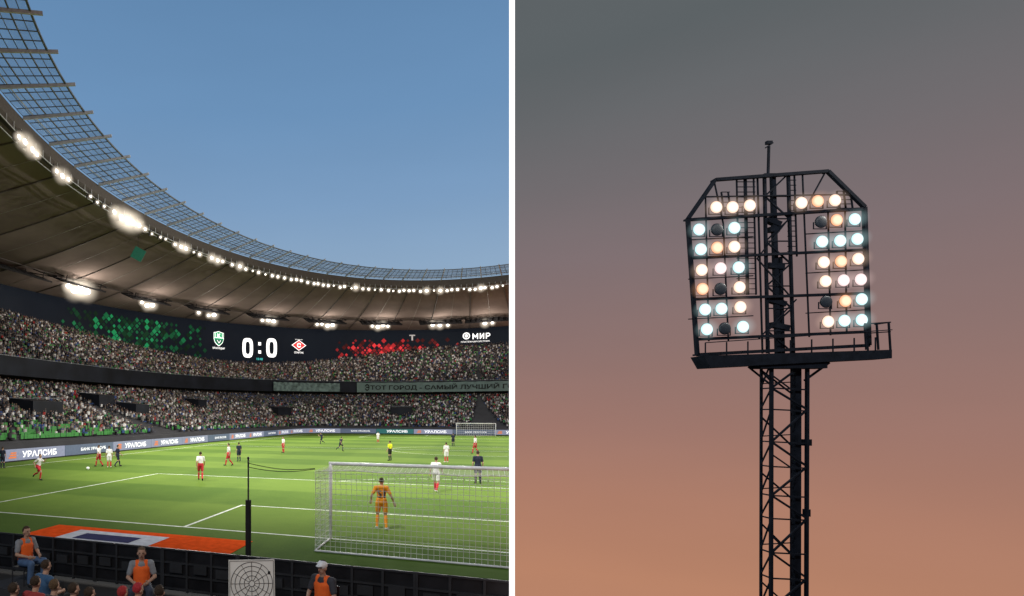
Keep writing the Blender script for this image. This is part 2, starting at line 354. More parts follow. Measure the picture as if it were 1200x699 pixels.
# ================================================================= STADIUM STAND
T0,T1,TN=-52,112,260
def zback(t): return 20.4+2.9*math.cos(4*t) if 0<t<math.pi/2 else 23.3
LOW0=(42.0,62.0,6.0,1.3); LOW1=(64.0,81.0,2.35,9.0); NL=28
UP0=(62.0,79.0,2.35,12.1); UP1=(81.0,99.0,2.0,None); NU=25
def row_l(k): 
    f=k/NL; return [lerp(LOW0[i],LOW1[i],f) for i in range(2)]+[lerp(LOW0[2],LOW1[2],f**.6)]+[lerp(LOW0[3],LOW1[3],f**1.08)]
def row_u(k):
    f=k/NU; return [lerp(UP0[i],UP1[i],f) for i in range(3)],f
st_e=empty('stadium_stand',W(CU-60,CV,0),'curved two tier oval stadium stand filled with spectators','stadium stand')
conc=mat('dark_terrace_concrete',(.05,.05,.055),.9,scale=.4); navy=mat('dark_navy_cladding',(.009,.011,.017),.6,scale=.3,var=.5,spec=.15)
m=MB(); prof=[(LOW0[0],LOW0[1],LOW0[2],0.0)]
for k in range(NL+1):
    a,b_,n,z=row_l(k); prof.append((a,b_,n,z))
    if k<NL:
        a2,b2,n2,_=row_l(k+1); prof.append((a2,b2,n2,z))
strip(prof,T0,T1,TN,m); obj('lower_tier',m.mesh('lower_tier',conc,clip=True),st_e)
m=MB(); prof=[]
for k in range(NU+1):
    (a,b_,n),f=row_u(k); zf=(lambda f:(lambda t:lerp(12.1,zback(t),f**1.05)))(f); prof.append((a,b_,n,zf))
    if k<NU:
        (a2,b2,n2),_=row_u(k+1); prof.append((a2,b2,n2,zf))
strip(prof,T0,T1,TN,m); obj('upper_tier',m.mesh('upper_tier',conc,clip=True),st_e)
m=MB(); strip([(64.3,81.3,2.35,8.0),(64.3,81.3,2.35,9.9),(62.2,79.2,2.35,9.9),(61.9,78.9,2.35,12.6),(62.1,79.1,2.35,12.6),(62.1,79.1,2.35,12.0)],T0,T1,TN,m)
obj('tier_fascia',m.mesh('tier_fascia',navy,clip=True),st_e)
m=MB()
strip([(61.86,78.86,2.35,12.62),(61.86,78.86,2.35,12.7)],T0,T1,TN,m)
obj('fascia_rail',m.mesh('fascia_rail',mat('pale_rail',(.10,.115,.13),.4),clip=True),st_e)
fpath=ell_path(61.7,78.7,2.35,-52,112,500)
lowmid=[ell_path(*(row_l(k)[:3])) for k in (8,12,17)]
for px,kk,wd in((48,1,5.5),(160,1,4),(232,2,3),(118,2,4),(330,1,4),(470,1,5)):
    P=lowmid[kk]; s0=P.s_px(px); z=row_l((8,12,17)[kk])[3]; m=MB()
    vs=[]; 
    for q in(-wd/2,wd/2):
        for off,zz in((1.2,z-.2),(1.2,z+1.5),(-2.6,z+1.9),(-2.6,z-.1)): vs.append(P.pos(s0+q,zz,off))
    m.add(vs,[(0,1,2,3),(7,6,5,4),(0,4,5,1),(1,5,6,2),(3,2,6,7)]); obj('stair_opening',m.mesh('stair_opening',navy),st_e)
    m=MB(); 
    for off in(1.2,-2.6):
        m.beam(P.pos(s0-wd/2,z+1.9,off),P.pos(s0+wd/2,z+1.9,off),.08)
    for q in(-wd/2,wd/2): m.beam(P.pos(s0+q,z+1.9,1.2),P.pos(s0+q,z+2.3,-2.6),.08)
    obj('stair_handrail',m.mesh('stair_handrail',MATS['pale_rail']),st_e)
# ---- crowd
def crowd(name,rows,label,empt,gain):
    Ps=[];Dir=[]
    seats=[]
    for ri,(a,b_,n,zf) in enumerate(rows):
        N_=700; ts=np.radians(np.linspace(T0,T1,N_)); xy=np.array([sel(a,b_,n,t) for t in ts]); d=np.linalg.norm(np.diff(xy,axis=0),axis=1); c=np.concatenate([[0],np.cumsum(d)])
        q=np.arange(.3,c[-1],.47)+rng.normal(0,.05,len(np.arange(.3,c[-1],.47))); x=np.interp(q,c,xy[:,0]); y=np.interp(q,c,xy[:,1]); tt=np.interp(q,c,ts)
        px=PX+F*x/np.maximum(y,1)
        ok=(y>8)&(px>-25)&(px<596.5)&((tt*57.3*1.9)%9>.55)
        dens=empt(ri,px); r=rng.random(len(q)); occ=ok&(r<dens); em=ok&(r>=dens)
        tx=np.gradient(x);ty=np.gradient(y);l=np.hypot(tx,ty); nx,ny=ty/l,-tx/l
        z=np.array([zf(t) if callable(zf) else zf for t in tt])
        jit=rng.normal(0,.07,len(q))
        Ps.append(np.stack([x-nx*(.45+jit),y-ny*(.45+jit),z],1)[occ]); Dir.append(np.stack([nx,ny],1)[occ])
        seats.append(np.concatenate([np.stack([x-nx*.45,y-ny*.45,z],1)[em],np.stack([nx,ny],1)[em]],1))
    P=np.concatenate(Ps);D=np.concatenate(Dir);n=len(P)
    seats=np.concatenate(seats)
    def bx(w0,w1,d0,d1,z0,z1,y0=0,y1=0,x0=0,x1=0): 
        return [(x0-w0/2,y0-d0/2,z0),(x0+w0/2,y0-d0/2,z0),(x0+w0/2,y0+d0/2,z0),(x0-w0/2,y0+d0/2,z0),(x1-w1/2,y1-d1/2,z1),(x1+w1/2,y1-d1/2,z1),(x1+w1/2,y1+d1/2,z1),(x1-w1/2,y1+d1/2,z1)]
    bf=[(0,1,5,4),(1,2,6,5),(2,3,7,6),(3,0,4,7),(4,5,6,7)]
    tv=bx(.28,.35,.24,.18,.38,.92); lv=bx(.34,.32,.5,.45,.3,.5,.3,.25)
    oc=[(0,0,.95),(.08,0,1.07),(0,.09,1.07),(-.08,0,1.07),(0,-.09,1.07),(0,0,1.19)]
    of=[(0,2,1),(0,3,2),(0,4,3),(0,1,4),(5,1,2),(5,2,3),(5,3,4),(5,4,1)]
    tmpl=np.array(tv+lv+oc); nvp=len(tmpl)
    faces4=[f for f in bf]+[tuple(i+8 for i in f) for f in bf]; faces3=[tuple(i+16 for i in f) for f in of]
    sc=rng.normal(.95,.08,n); stand=rng.random(n)<.08
    V_=np.repeat(tmpl[None],n,0)*sc[:,None,None]; V_[stand,:,2]+=.35
    V_[:,16:,0]+=rng.normal(0,.04,n)[:,None]
    ang=rng.normal(0,.35,n); dx=D[:,0]*np.cos(ang)-D[:,1]*np.sin(ang); dy=D[:,0]*np.sin(ang)+D[:,1]*np.cos(ang)
    X=V_[:,:,1]*dx[:,None]+V_[:,:,0]*dy[:,None]+P[:,0,None]; Y=V_[:,:,1]*dy[:,None]-V_[:,:,0]*dx[:,None]+P[:,1,None]; Z=V_[:,:,2]+P[:,2,None]
    verts=np.stack([X,Y,Z],2).reshape(-1,3)
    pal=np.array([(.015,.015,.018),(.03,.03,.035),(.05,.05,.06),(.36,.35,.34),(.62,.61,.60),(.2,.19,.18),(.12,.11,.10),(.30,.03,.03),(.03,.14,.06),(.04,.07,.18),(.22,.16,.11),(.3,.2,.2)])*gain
    pr=np.array([.22,.18,.12,.10,.11,.08,.07,.03,.04,.05,.03,.02]); ci=rng.choice(len(pal),n,p=pr/pr.sum())
    col=np.ones((n,nvp,4)); col[:,0:8,:3]=pal[ci][:,None]; lp=pal[rng.choice([0,1,2,9,6],n)]; col[:,8:16,:3]=lp[:,None]
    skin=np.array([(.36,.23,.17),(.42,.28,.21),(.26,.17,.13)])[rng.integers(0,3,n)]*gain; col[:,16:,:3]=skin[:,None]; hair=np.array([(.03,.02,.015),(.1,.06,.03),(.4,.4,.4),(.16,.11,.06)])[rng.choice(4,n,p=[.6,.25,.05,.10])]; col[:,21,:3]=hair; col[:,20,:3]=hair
    offs=np.arange(n)*nvp
    f4=(np.array(faces4)[None]+offs[:,None,None]).reshape(-1,4); f3=(np.array(faces3)[None]+offs[:,None,None]).reshape(-1,3)
    me=bpy.data.meshes.new(name); me.vertices.add(len(verts)); me.vertices.foreach_set('co',verts.astype(np.float32).ravel())
    nl=f4.size+f3.size; me.loops.add(nl); me.loops.foreach_set('vertex_index',np.concatenate([f4.ravel(),f3.ravel()]).astype(np.int32))
    me.polygons.add(len(f4)+len(f3)); ls=np.concatenate([np.arange(len(f4))*4,f4.size+np.arange(len(f3))*3]); me.polygons.foreach_set('loop_start',ls.astype(np.int32)); 
    me.update(calc_edges=True); me.validate()
    at=me.color_attributes.new('Col','FLOAT_COLOR','POINT'); at.data.foreach_set('color',col.astype(np.float32).ravel())
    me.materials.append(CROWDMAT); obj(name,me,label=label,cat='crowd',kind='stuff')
    return seats,n
CROWDMAT=attr_mat('clothing_and_skin')
rl=[(row_l(k+1)[0],row_l(k+1)[1],row_l(k+1)[2],row_l(k)[3]) for k in range(0,NL)]
ru=[]
for k in range(NU):
    (a,b_,n),_=row_u(k+1); f=k/NU; ru.append((a,b_,n,(lambda f:(lambda t:lerp(12.1,zback(t),f**1.05)))(f)))
def el(ri,px): return np.where(ri<9, np.clip(.05+ri*.11+px/480,.05,.93), .93)
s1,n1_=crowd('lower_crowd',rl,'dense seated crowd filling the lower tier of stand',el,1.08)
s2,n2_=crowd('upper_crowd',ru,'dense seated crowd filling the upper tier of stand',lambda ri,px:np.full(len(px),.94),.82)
print('crowd',n1_,n2_)
def seats_obj(name,S,c,label):
    m=MB()
    for x,y,z,nx,ny in S:
        p=Vector((x,y,z)); r=Vector((ny,-nx,0))*.21; fwd=Vector((nx,ny,0))
        a=p-fwd*.1; m.add([a-r+Vector((0,0,.35)),a+r+Vector((0,0,.35)),a+r+Vector((0,0,.82)),a-r+Vector((0,0,.82)),a-r+fwd*.38+Vector((0,0,.38)),a+r+fwd*.38+Vector((0,0,.38))],[(0,1,2,3),(0,4,5,1)])
    obj(name,m.mesh(name,c),label=label,cat='seats',kind='stuff')
seats_obj('green_seating',np.concatenate([s1,s2]),mat('green_seat_plastic',(.05,.24,.05),.5),'rows of empty green plastic stadium seats')
# ================================================================= SCREEN RING
SZ0=15.0; SZ1=28.4
spath=ell_path(81.6,99.6,2.0,-52,112,500)
sc_e=empty('video_screen_ring',spath.pos(spath.s_px(300),17),'dark curved video screen ring above the stand showing score','video screen')
scr=bpy.data.materials.new('dark_led_screen'); scr.use_nodes=True; nt=scr.node_tree; b=nt.nodes['Principled BSDF']; b.inputs['Base Color'].default_value=(.003,.004,.006,1); b.inputs['Roughness'].default_value=.5; b.inputs['Specular IOR Level'].default_value=.05
scr.cycles.emission_sampling='NONE'
tc=nt.nodes.new('ShaderNodeTexCoord'); vo=nt.nodes.new('ShaderNodeTexNoise'); vo.inputs['Scale'].default_value=.12; rr=nt.nodes.new('ShaderNodeValToRGB'); rr.color_ramp.elements[0].color=(.002,.003,.006,1); rr.color_ramp.elements[1].color=(.006,.009,.014,1)
nt.links.new(tc.outputs['Object'],vo.inputs['Vector']); nt.links.new(vo.outputs['Fac'],rr.inputs['Fac']); nt.links.new(rr.outputs['Color'],b.inputs['Emission Color']); b.inputs['Emission Strength'].default_value=1
m=MB(); strip([(81.6,99.6,2.0,SZ0),(81.6,99.6,2.0,SZ1)],T0,T1,TN,m); obj('screen_panel',m.mesh('screen_panel',scr,clip=True),sc_e)
def sp(px,py):
    s_=spath.s_px(px); P,_=spath.at(s_); return s_,CH+(HY-py)*P[1]/F
def diamonds(name,pa,pb,zbot,ztop,colfn,size,step,label,densf):
    m=MB(); cols=[]
    sa=spath.s_px(pa); sb=spath.s_px(pb); q=sa; i=0
    while q<sb:
        z=zbot+(step/2 if i%2 else 0)
        while z<ztop:
            f=(q-sa)/(sb-sa); dd_=densf(f,z)
            if random.random()<dd_:
                r=size*random.uniform(.45,1.0); dm=MB(); dm.add([(-r,0,0),(0,-r,0),(r,0,0),(0,r,0)],[(0,1,2,3)]); k=on_path(dm,spath,q,z,.12); m.add(k.v,k.f); c=colfn(dd_); cols+=[c]*4
            z+=step
        q+=step/2; i+=1
    me=m.mesh(name,EM); at=me.color_attributes.new('Col','FLOAT_COLOR','POINT'); at.data.foreach_set('color',np.array(cols,dtype=np.float32).ravel()); 
    obj(name,me,sc_e,label)
EM=attr_mat('led_graphic_light',.5,1.0)
def gcol(d): k=random.choice([.008,.015,.03,.06,.12])*(.3+d); return (k*.04,k,k*.35,1)
def rcol(d): k=random.choice([.04,.1,.2,.38])*(.35+d); return (k,k*.05,k*.06,1)
diamonds('green_graphic',70,244,18.5,26.6,gcol,.8,1.4,'scattered green diamonds glowing on screen',lambda f,z:(.92*math.sin(math.pi*min(1,f))**.6)*(1 if f<.7 else .6))
diamonds('red_graphic',395,548,18.5,25.8,rcol,.75,1.35,'scattered red diamonds glowing on screen',lambda f,z:min(1,max(0,(.98 if z<24.3-2.5*abs(f-.4) else .35)*math.sin(math.pi*min(.97,f+.05))**.5)))
ew=mat('white_led_light',(.8,.8,.8),.5,1.1,(1,1,1),var=0); eg=mat('green_led_light',(.0,.3,.1),.5,.6,(.02,.45,.2),var=0); er=mat('red_led_light',(.5,.02,.02),.5,.9,(.8,.03,.03),var=0); et=mat('teal_led_light',(.0,.3,.3),.5,1,(.1,.7,.65),var=0); edg=mat('dark_green_led_light',(.0,.1,.05),.5,.5,(.0,.08,.05),var=0)
def put(mb_,px,py,mt,nm,off=.15,lab=None):
    s_,z_=sp(px,py); k=on_path(mb_,spath,s_,z_,off); obj(nm,k.mesh(nm,mt,clip=True),sc_e,lab)
def ring_digit(w_,h_,th,n=40,ex=3.2):
    m=MB(); vs=[]
    for i in range(n):
        t=2*math.pi*i/n; c,s_=math.cos(t),math.sin(t); X=math.copysign(abs(c)**(2/ex),c);Y=math.copysign(abs(s_)**(2/ex),s_)
        vs.append((X*w_/2,Y*h_/2,0)); vs.append((X*(w_/2-th),Y*(h_/2-th),0))
    m.add(vs,[(2*i,2*((i+1)%n),2*((i+1)%n)+1,2*i+1) for i in range(n)]); return m
put(ring_digit(3.2,5.2,.95),290,408,ew,'score_digit'); put(ring_digit(3.2,5.2,.95),318,408,ew,'score_digit')
m=MB(); 
for yy in(-1.1,1.1): m.add([(-.42,yy-.42,0),(.42,yy-.42,0),(.42,yy+.42,0),(-.42,yy+.42,0)],[(0,1,2,3)])
put(m,304,408,ew,'score_colon')
put(fit(text_mb('10:48'),1.8,.6),304,421,et,'match_clock')
def poly(pts): m=MB(); m.add([(x,y,0) for x,y in pts],[tuple(range(len(pts)))]); return m
sh=[(-1,1),(-.5,1.1),(0,1.25),(.5,1.1),(1,1),(1,-.1),(.8,-.7),(.4,-1.1),(0,-1.35),(-.4,-1.1),(-.8,-.7),(-1,-.1)]
put(poly([(x*1.5,y*1.5) for x,y in sh]),256,397,ew,'team_crest'); put(poly([(x*1.36,y*1.36) for x,y in sh]),256,397,eg,'team_crest',.2)
put(poly([(-1.15,-.3),(1.15,-.3),(.9,-.95),(.4,-1.4),(-.4,-1.4),(-.9,-.95)]),256,397,edg,'team_crest',.24)
m=MB(); stroke(m,[(-1.3,.15),(1.3,.15)],.18); stroke(m,[(-1.0,1.25),(-1.0,.3)],.14); stroke(m,[(1.0,1.25),(1.0,.3)],.14); stroke(m,[(-.5,-.5),(0,-1.2),(.5,-.5)],.16); put(m,256,397,ew,'team_crest',.27)
put(fit(text_mb('К',1,.05),1.0,1.0),256,393.6,ew,'team_crest',.28); put(fit(text_mb('КРАСНОДАР',1,.02),3.6,.6),256,408.5,ew,'team_caption')
dmd=[(-2.2,0),(0,-1.5),(2.2,0),(0,1.5)]
put(poly(dmd),350,405,ew,'team_crest'); put(poly([(x*.86,y*.86) for x,y in dmd]),350,405,er,'team_crest',.2)
put(fit(text_mb('С',1,.05),1.2,1.3),350,405,ew,'team_crest',.25); put(fit(text_mb('СПАРТАК',1,.02),2.8,.5),350,413.5,ew,'team_caption')
put(fit(text_mb('* * * *',1,.04),2.2,.35),350,398.5,ew,'team_caption')
put(fit(letters_mir(),4.6,1.6),564,394,ew,'sponsor_lettering')
put(ring_digit(1.9,1.9,.26,ex=2),546.5,394,ew,'sponsor_logo'); put(ring_digit(.9,.9,.4,ex=2,n=16),546.5,394,ew,'sponsor_logo'); put(fit(text_mb('ПЛАТЕЖНАЯ СИСТЕМА'),7.4,.42),557,400.5,ew,'sponsor_lettering')
put(fit(text_mb('Т',1,.04),1.6,1.6),483,396,mat('dim_led_light',(.3,.3,.3),.5,.4,(.6,.55,.55),var=0),'sponsor_logo')
# banners on fascia
ban=mat('grey_green_banner',(.12,.175,.165),.8,scale=.8); ban2=mat('pale_banner',(.11,.16,.155),.8,var=.6,scale=1.2)
def banner(pa,pb,z0,z1,mt,label,txt=False):
    sa,sb=fpath.s_px(pa),fpath.s_px(pb); e=empty('supporters_banner',fpath.pos((sa+sb)/2,z0),label,'banner','banners hung on the tier front')
    m=MB();K=40;vs=[]
    for k in range(K+1):
        q=sa+(sb-sa)*k/K; vs+=[fpath.pos(q,z0,.25),fpath.pos(q,z1+.05*math.sin(k*1.9),.2)]
    m.add(vs,[(2*k,2*k+2,2*k+3,2*k+1) for k in range(K)]); obj('banner_cloth',m.mesh('banner_cloth',mt,clip=True),e)
    if txt:
        bl=mat('black_banner_paint',(.008,.01,.01),.8); s0=fpath.s_px(427)
        m=MB(); le=letter_e(); le.v=[(p[0]*1.1+.6,p[1]*1.55,0) for p in le.v]; m.add(le.v,le.f)
        t=fit(text_mb('ТОТ ГОРОД - САМЫЙ ЛУЧШИЙ ГОРОД НА ЗЕМЛЕ',1,.02),49,1.6); x0=min(p[0] for p in t.v); t.v=[(p[0]-x0+1.4,p[1],0) for p in t.v]; m.add(t.v,t.f)
        t=on_path(m,fpath,s0,(z0+z1)/2,.45); obj('banner_lettering',t.mesh('banner_lettering',bl,clip=True),e)
banner(320,398,10.0,12.1,ban2,'pale grey green banner hung on the tier front')
banner(418,640,9.9,12.3,ban,'long pale green banner with black capital lettering',True)
# ================================================================= ROOF
rf=empty('stadium_roof',W(CU-47,CV,28),'oval ring roof with ribbed membrane and open steel inner canopy','stadium roof')
RA0,RB0,RZ0=47.0,65.5,33.6; RA1,RB1,RZ1=82.2,100.2,28.2
memb=mat('grey_brown_roof_membrane',(.185,.150,.135),.95,var=.25,scale=.12,spec=.05); ribm=mat('roof_rib_steel',(.085,.075,.07),.6,spec=.1); lt=mat('pale_steel',(.34,.36,.38),.5); wt=mat('thin_cable_steel',(.26,.25,.23),.5)
NR=96; RT0,RT1=-75,112
def rz(f): return lerp(RZ0,RZ1,f)+1.2*math.sin(math.pi*f)*-.6
m=MB(); KF=10; vs=[];fs=[]; NS=NR*4
for i in range(NS+1):
    t=math.radians(RT0+(RT1-RT0)*i/NS); ph=i%16; dip=.32*math.sin(math.pi*ph/16)
    for j in range(KF+1):
        f=j/KF; x,y=sel(lerp(RA0,RA1,f),lerp(RB0,RB1,f),2,t); vs.append((x,y,rz(f)+dip*math.sin(math.pi*min(1,f*1.02))*.9))
for i in range(NS):
    for j in range(KF): o=i*(KF+1)+j; fs.append((o,o+1,o+KF+2,o+KF+1))
m.add(vs,fs); obj('roof_membrane',m.mesh('roof_membrane',memb,True,clip=True),rf)
m=MB()
for i in range(0,NR+1,4):
    t=math.radians(RT0+(RT1-RT0)*i/NR); prev=None
    for j in range(KF+1):
        f=j/KF; x,y=sel(lerp(RA0,RA1,f),lerp(RB0,RB1,f),2,t); p=Vector((x,y,rz(f)-.08))
        if prev is not None: m.beam(prev,p,.14,.16)
        prev=p
P=ell_path(lerp(RA0,RA1,.67),lerp(RB0,RB1,.67),2,RT0,RT1,200)
for i in range(200): m.beam(tuple(P.p[i])+(rz(.67)-.1,),tuple(P.p[i+1])+(rz(.67)-.1,),.12)
obj('roof_rib',m.mesh('roof_rib',ribm,clip=True),rf)
m=MB()
for i in range(2,NR+1,4):
    t=math.radians(RT0+(RT1-RT0)*i/NR); prev=None
    for j in range(KF+1):
        f=j/KF; x,y=sel(lerp(RA0,RA1,f),lerp(RB0,RB1,f),2,t); p=Vector((x,y,rz(f)-.03))
        if prev is not None: m.beam(prev,p,.05,.05)
        prev=p
obj('roof_cable',m.mesh('roof_cable',wt,clip=True),rf)
m=MB(); strip([(47.3,65.8,2,33.0),(46.4,64.9,2,32.7),(46.1,64.6,2,33.0),(46.1,64.6,2,34.3),(47.3,65.8,2,34.5)],RT0,RT1,TN,m); obj('edge_girder',m.mesh('edge_girder',mat('brown_girder',(.07,.063,.058),.7,spec=.1),clip=True),rf)
m=MB()
for a_,z_ in((-.5,32.3),(.8,32.5),(-1.6,34.6)):
    P=ell_path(46.6+a_,65.1+a_,2,RT0,RT1,260)
    for i in range(260): m.beam(tuple(P.p[i])+(z_,),tuple(P.p[i+1])+(z_,),.09)
P=ell_path(46.1,64.6,2,RT0,RT1,260)
for i in range(0,260,2): m.beam(tuple(P.p[i])+(32.3,),tuple(P.p[i])+(33.1,),.07)
obj('catwalk_rail',m.mesh('catwalk_rail',lt,clip=True),rf)
m=MB(); IA,IB=39.8,58.4; m2=MB()
CZ=lambda f:34.5+.5*f
for j in range(0,9):
    f=j/8; P=ell_path(lerp(46,IA,f),lerp(64.5,IB,f),2,RT0,RT1,240); wd=.16 if j==8 else (.11 if j in(3,6) else .055)
    for i in range(240): m.beam(tuple(P.p[i])+(CZ(f),),tuple(P.p[i+1])+(CZ(f),),wd)
NC=144
for i in range(NC+1):
    t=math.radians(RT0+(RT1-RT0)*i/NC); a_=sel(46,64.5,2,t); b_=sel(IA,IB,2,t)
    m.beam((*a_,CZ(0)),(*b_,CZ(1)),.065)
    if i%4==0:
        c_=sel(IA-.9,IB-.9,2,t); m2.beam((*a_,CZ(0)-.25),(*c_,CZ(1)+.0),.17,.28)
obj('canopy_lattice',m.mesh('canopy_lattice',mat('grey_lattice_steel',(.10,.115,.135),.6),clip=True),rf)
obj('canopy_beam',m2.mesh('canopy_beam',lt,clip=True),rf)
gl=bpy.data.materials.new('clear_roof_panel'); gl.use_nodes=True; nt=gl.node_tree; nt.nodes.clear()
tr=nt.nodes.new('ShaderNodeBsdfTransparent'); df=nt.nodes.new('ShaderNodeBsdfDiffuse'); df.inputs[0].default_value=(.20,.21,.23,1); mxs=nt.nodes.new('ShaderNodeMixShader')
nn=nt.nodes.new('ShaderNodeTexNoise'); nn.inputs['Scale'].default_value=.4; t2=nt.nodes.new('ShaderNodeTexCoord'); nt.links.new(t2.outputs['Object'],nn.inputs[0]); mr=nt.nodes.new('ShaderNodeMapRange'); mr.inputs['To Min'].default_value=.1; mr.inputs['To Max'].default_value=.5; nt.links.new(nn.outputs['Fac'],mr.inputs[0]); nt.links.new(mr.outputs[0],mxs.inputs[0])
o_=nt.nodes.new('ShaderNodeOutputMaterial'); nt.links.new(tr.outputs[0],mxs.inputs[1]); nt.links.new(df.outputs[0],mxs.inputs[2]); nt.links.new(mxs.outputs[0],o_.inputs[0])
m=MB(); strip([(46,64.5,2,CZ(0)+.1),(IA,IB,2,CZ(1)+.1)],RT0,RT1,TN,m); obj('canopy_glazing',m.mesh('canopy_glazing',gl,clip=True),rf)
# ---- edge floodlights
lampw=mat('floodlight_glow',(1,1,1),.5,5,(1,.95,.86),var=0); housing=mat('dark_lamp_housing',(.03,.03,.032),.5)
halo=glow_mat('painted_roof_glow',(1,.86,.68),.8,5.5)  # painted bloom for spheres added around roof lamps, no real haze
epath=ell_path(45.9,64.4,2,-70,110,700)
def lampmesh(r,hs):
    h=MB(); h.box((0,-.25,0),(r*2.1,.5,r*2.0)); h.beam((-r*1.1,-.1,r),(-r*1.1,-.1,r+.5),.07); h.beam((r*1.1,-.1,r),(r*1.1,-.1,r+.5),.07)
    l=MB(); l.ball((0,.03,0),r*.8,12,8,(1,.4,.8)); g_=MB(); g_.ball((0,.03,0),r*hs,24,16); return h.mesh('lamp_housing',housing),l.mesh('lamp_lens',lampw,True),g_.mesh('painted_lamp_glow',halo,True)
S_,M_,G_,B_=.19,.32,.44,.62
LM={S_:lampmesh(S_,2.2),M_:lampmesh(M_,2.3),G_:lampmesh(G_,2.9),B_:lampmesh(B_,3.4)}
lst=[(22,M_),(29,G_),(38,G_),(43,M_),(66,M_),(73,G_),(80,M_),(106,S_),(114,S_),(122,S_),(134,G_),(142,B_),(149,B_),(156,B_),(163,G_),(170,M_),(178,S_),(188,S_),(194,S_),(205,M_),(212,G_),(218,G_),(227,S_),(234,M_),(248,G_),(255,G_),(261,M_),(272,M_),(281,G_),(288,M_),(296,S_),(303,M_),(311,S_)]
x=319.0
while x<592:
    lst.append((x,random.choice([S_,M_,M_,M_,G_]))); x+=random.uniform(4.6,8.8)
for px,r in lst:
    s_=epath.s_px(px); p=epath.pos(s_,31.9+random.uniform(-.15,.15)); _,T=epath.at(s_); nrm=Vector((T[1],-T[0])); rot=math.atan2(-nrm.x,nrm.y)
    e=empty('roof_floodlight',p,'bright white floodlight fixed under the roof edge girder','floodlight','floodlights along the roof edge',rot)
    for me,nm in zip(LM[r],('lamp_housing','lamp_lens','painted_lamp_glow')): obj(nm,me,e,world=False)
# ---- lamp gantries under roof
cf=.66; cpath=ell_path(lerp(RA0,RA1,cf),lerp(RB0,RB1,cf),2,-60,110,600); 
def gantry_mesh(lx,ly):
    gan=MB()
    for x in(-lx*.8,lx*.8):
        for y in(-ly*.7,ly*.7): gan.beam((x,y,.1),(x,y,1.2),.12)
    for k in range(4): y=-ly+2*ly*k/3; gan.beam((-lx,y,0),(lx,y,0),.3,.3)
    for x in np.linspace(-lx,lx,9): gan.beam((x,-ly,0),(x,ly,0),.24,.22)
    for x in(-lx,lx): gan.beam((x,-ly,0),(x,ly,.9),.14); gan.beam((x,-ly,.9),(x,ly,.9),.14)
    return gan.mesh('gantry_frame',mat('gantry_steel',(.012,.012,.014),.6,spec=.1))
gme=gantry_mesh(5.2,1.9); gbig=gantry_mesh(6.0,3.0)
def glamp(r,hr):
    a=MB(); a.ball((0,0,0),r,12,8,(1,1,.8)); h_=MB(); h_.ball((0,0,0),hr,24,16); return a.mesh('gantry_lamp',lampw,True),h_.mesh('painted_lamp_glow',halo,True)
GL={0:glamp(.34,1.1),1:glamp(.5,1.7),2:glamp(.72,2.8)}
for px,cfg in((14,()),(92,((-3.2,2,0),(-1.7,2,.35),(-.2,2,-.3),(1.3,1,.2))),(172,((-2.6,1,0),(-1.1,1,-.3),(.3,0,.2))),(243,((-2.8,1,0),(-1.2,0,-.3),(1.6,0,0))),(314,((-2.4,1,0),(-.8,1,.2),(.9,0,0))),(381,((-2.7,1,0),(-1.2,1,-.25),(.4,0,.1),(1.7,0,0))),(446,((-2.3,0,0),(-1,1,.2),(.4,1,-.2),(1.9,0,0))),(516,((-2,0,0),(0,1,0),(1.8,1,.2))),(571,((-1.2,0,0),(.6,1,0)))):
    s_=cpath.s_px(px); p=cpath.pos(s_,rz(cf)-.8 if px>20 else rz(cf)-1.4); _,T=cpath.at(s_); nrm=Vector((T[1],-T[0])); rot=math.atan2(-nrm.x,nrm.y)
    e=empty('lamp_gantry',p,'dark ladder shaped gantry with bright lamps hanging under roof' if cfg else 'dark unlit steel gantry hanging under the roof','lamp gantry','lamp gantries under the roof',rot)
    go=obj('gantry_frame',gme if cfg else gbig,e,world=False); go.rotation_euler=(math.radians(-22),0,0)
    for x_,kk,dz in cfg:
        lo=obj('gantry_lamp',GL[kk][0],e,world=False); lo.location=(x_,-1.2,-.7+dz)
        ho=obj('painted_lamp_glow',GL[kk][1],e,world=False); ho.location=lo.location
    if cfg:
        L_=bpy.data.lights.new('gantry_light','POINT'); L_.energy=2200 if px<100 else 1500; L_.color=(1,.88,.76); L_.shadow_soft_size=.8
        lo=obj('gantry_light',L_,e,world=False); lo.location=(0,2.5,-2.6)
# small green sign hung below the roof
hp=at_depth(162,298,92); e=empty('hanging_sign',hp,'small dark green sign hanging below the roof edge','sign')
m=MB(); m.box(hp,(1.9,.1,1.9),Matrix.Rotation(.5,3,'Y')); obj('sign_panel',m.mesh('sign_panel',mat('dark_green_sign',(.01,.08,.05),.5,.15,(.0,.2,.12))),e)
m=MB(); m.beam(hp+Vector((0,0,1)),hp+Vector((0,0,3.6)),.06); obj('sign_hanger',m.mesh('sign_hanger',housing),e)
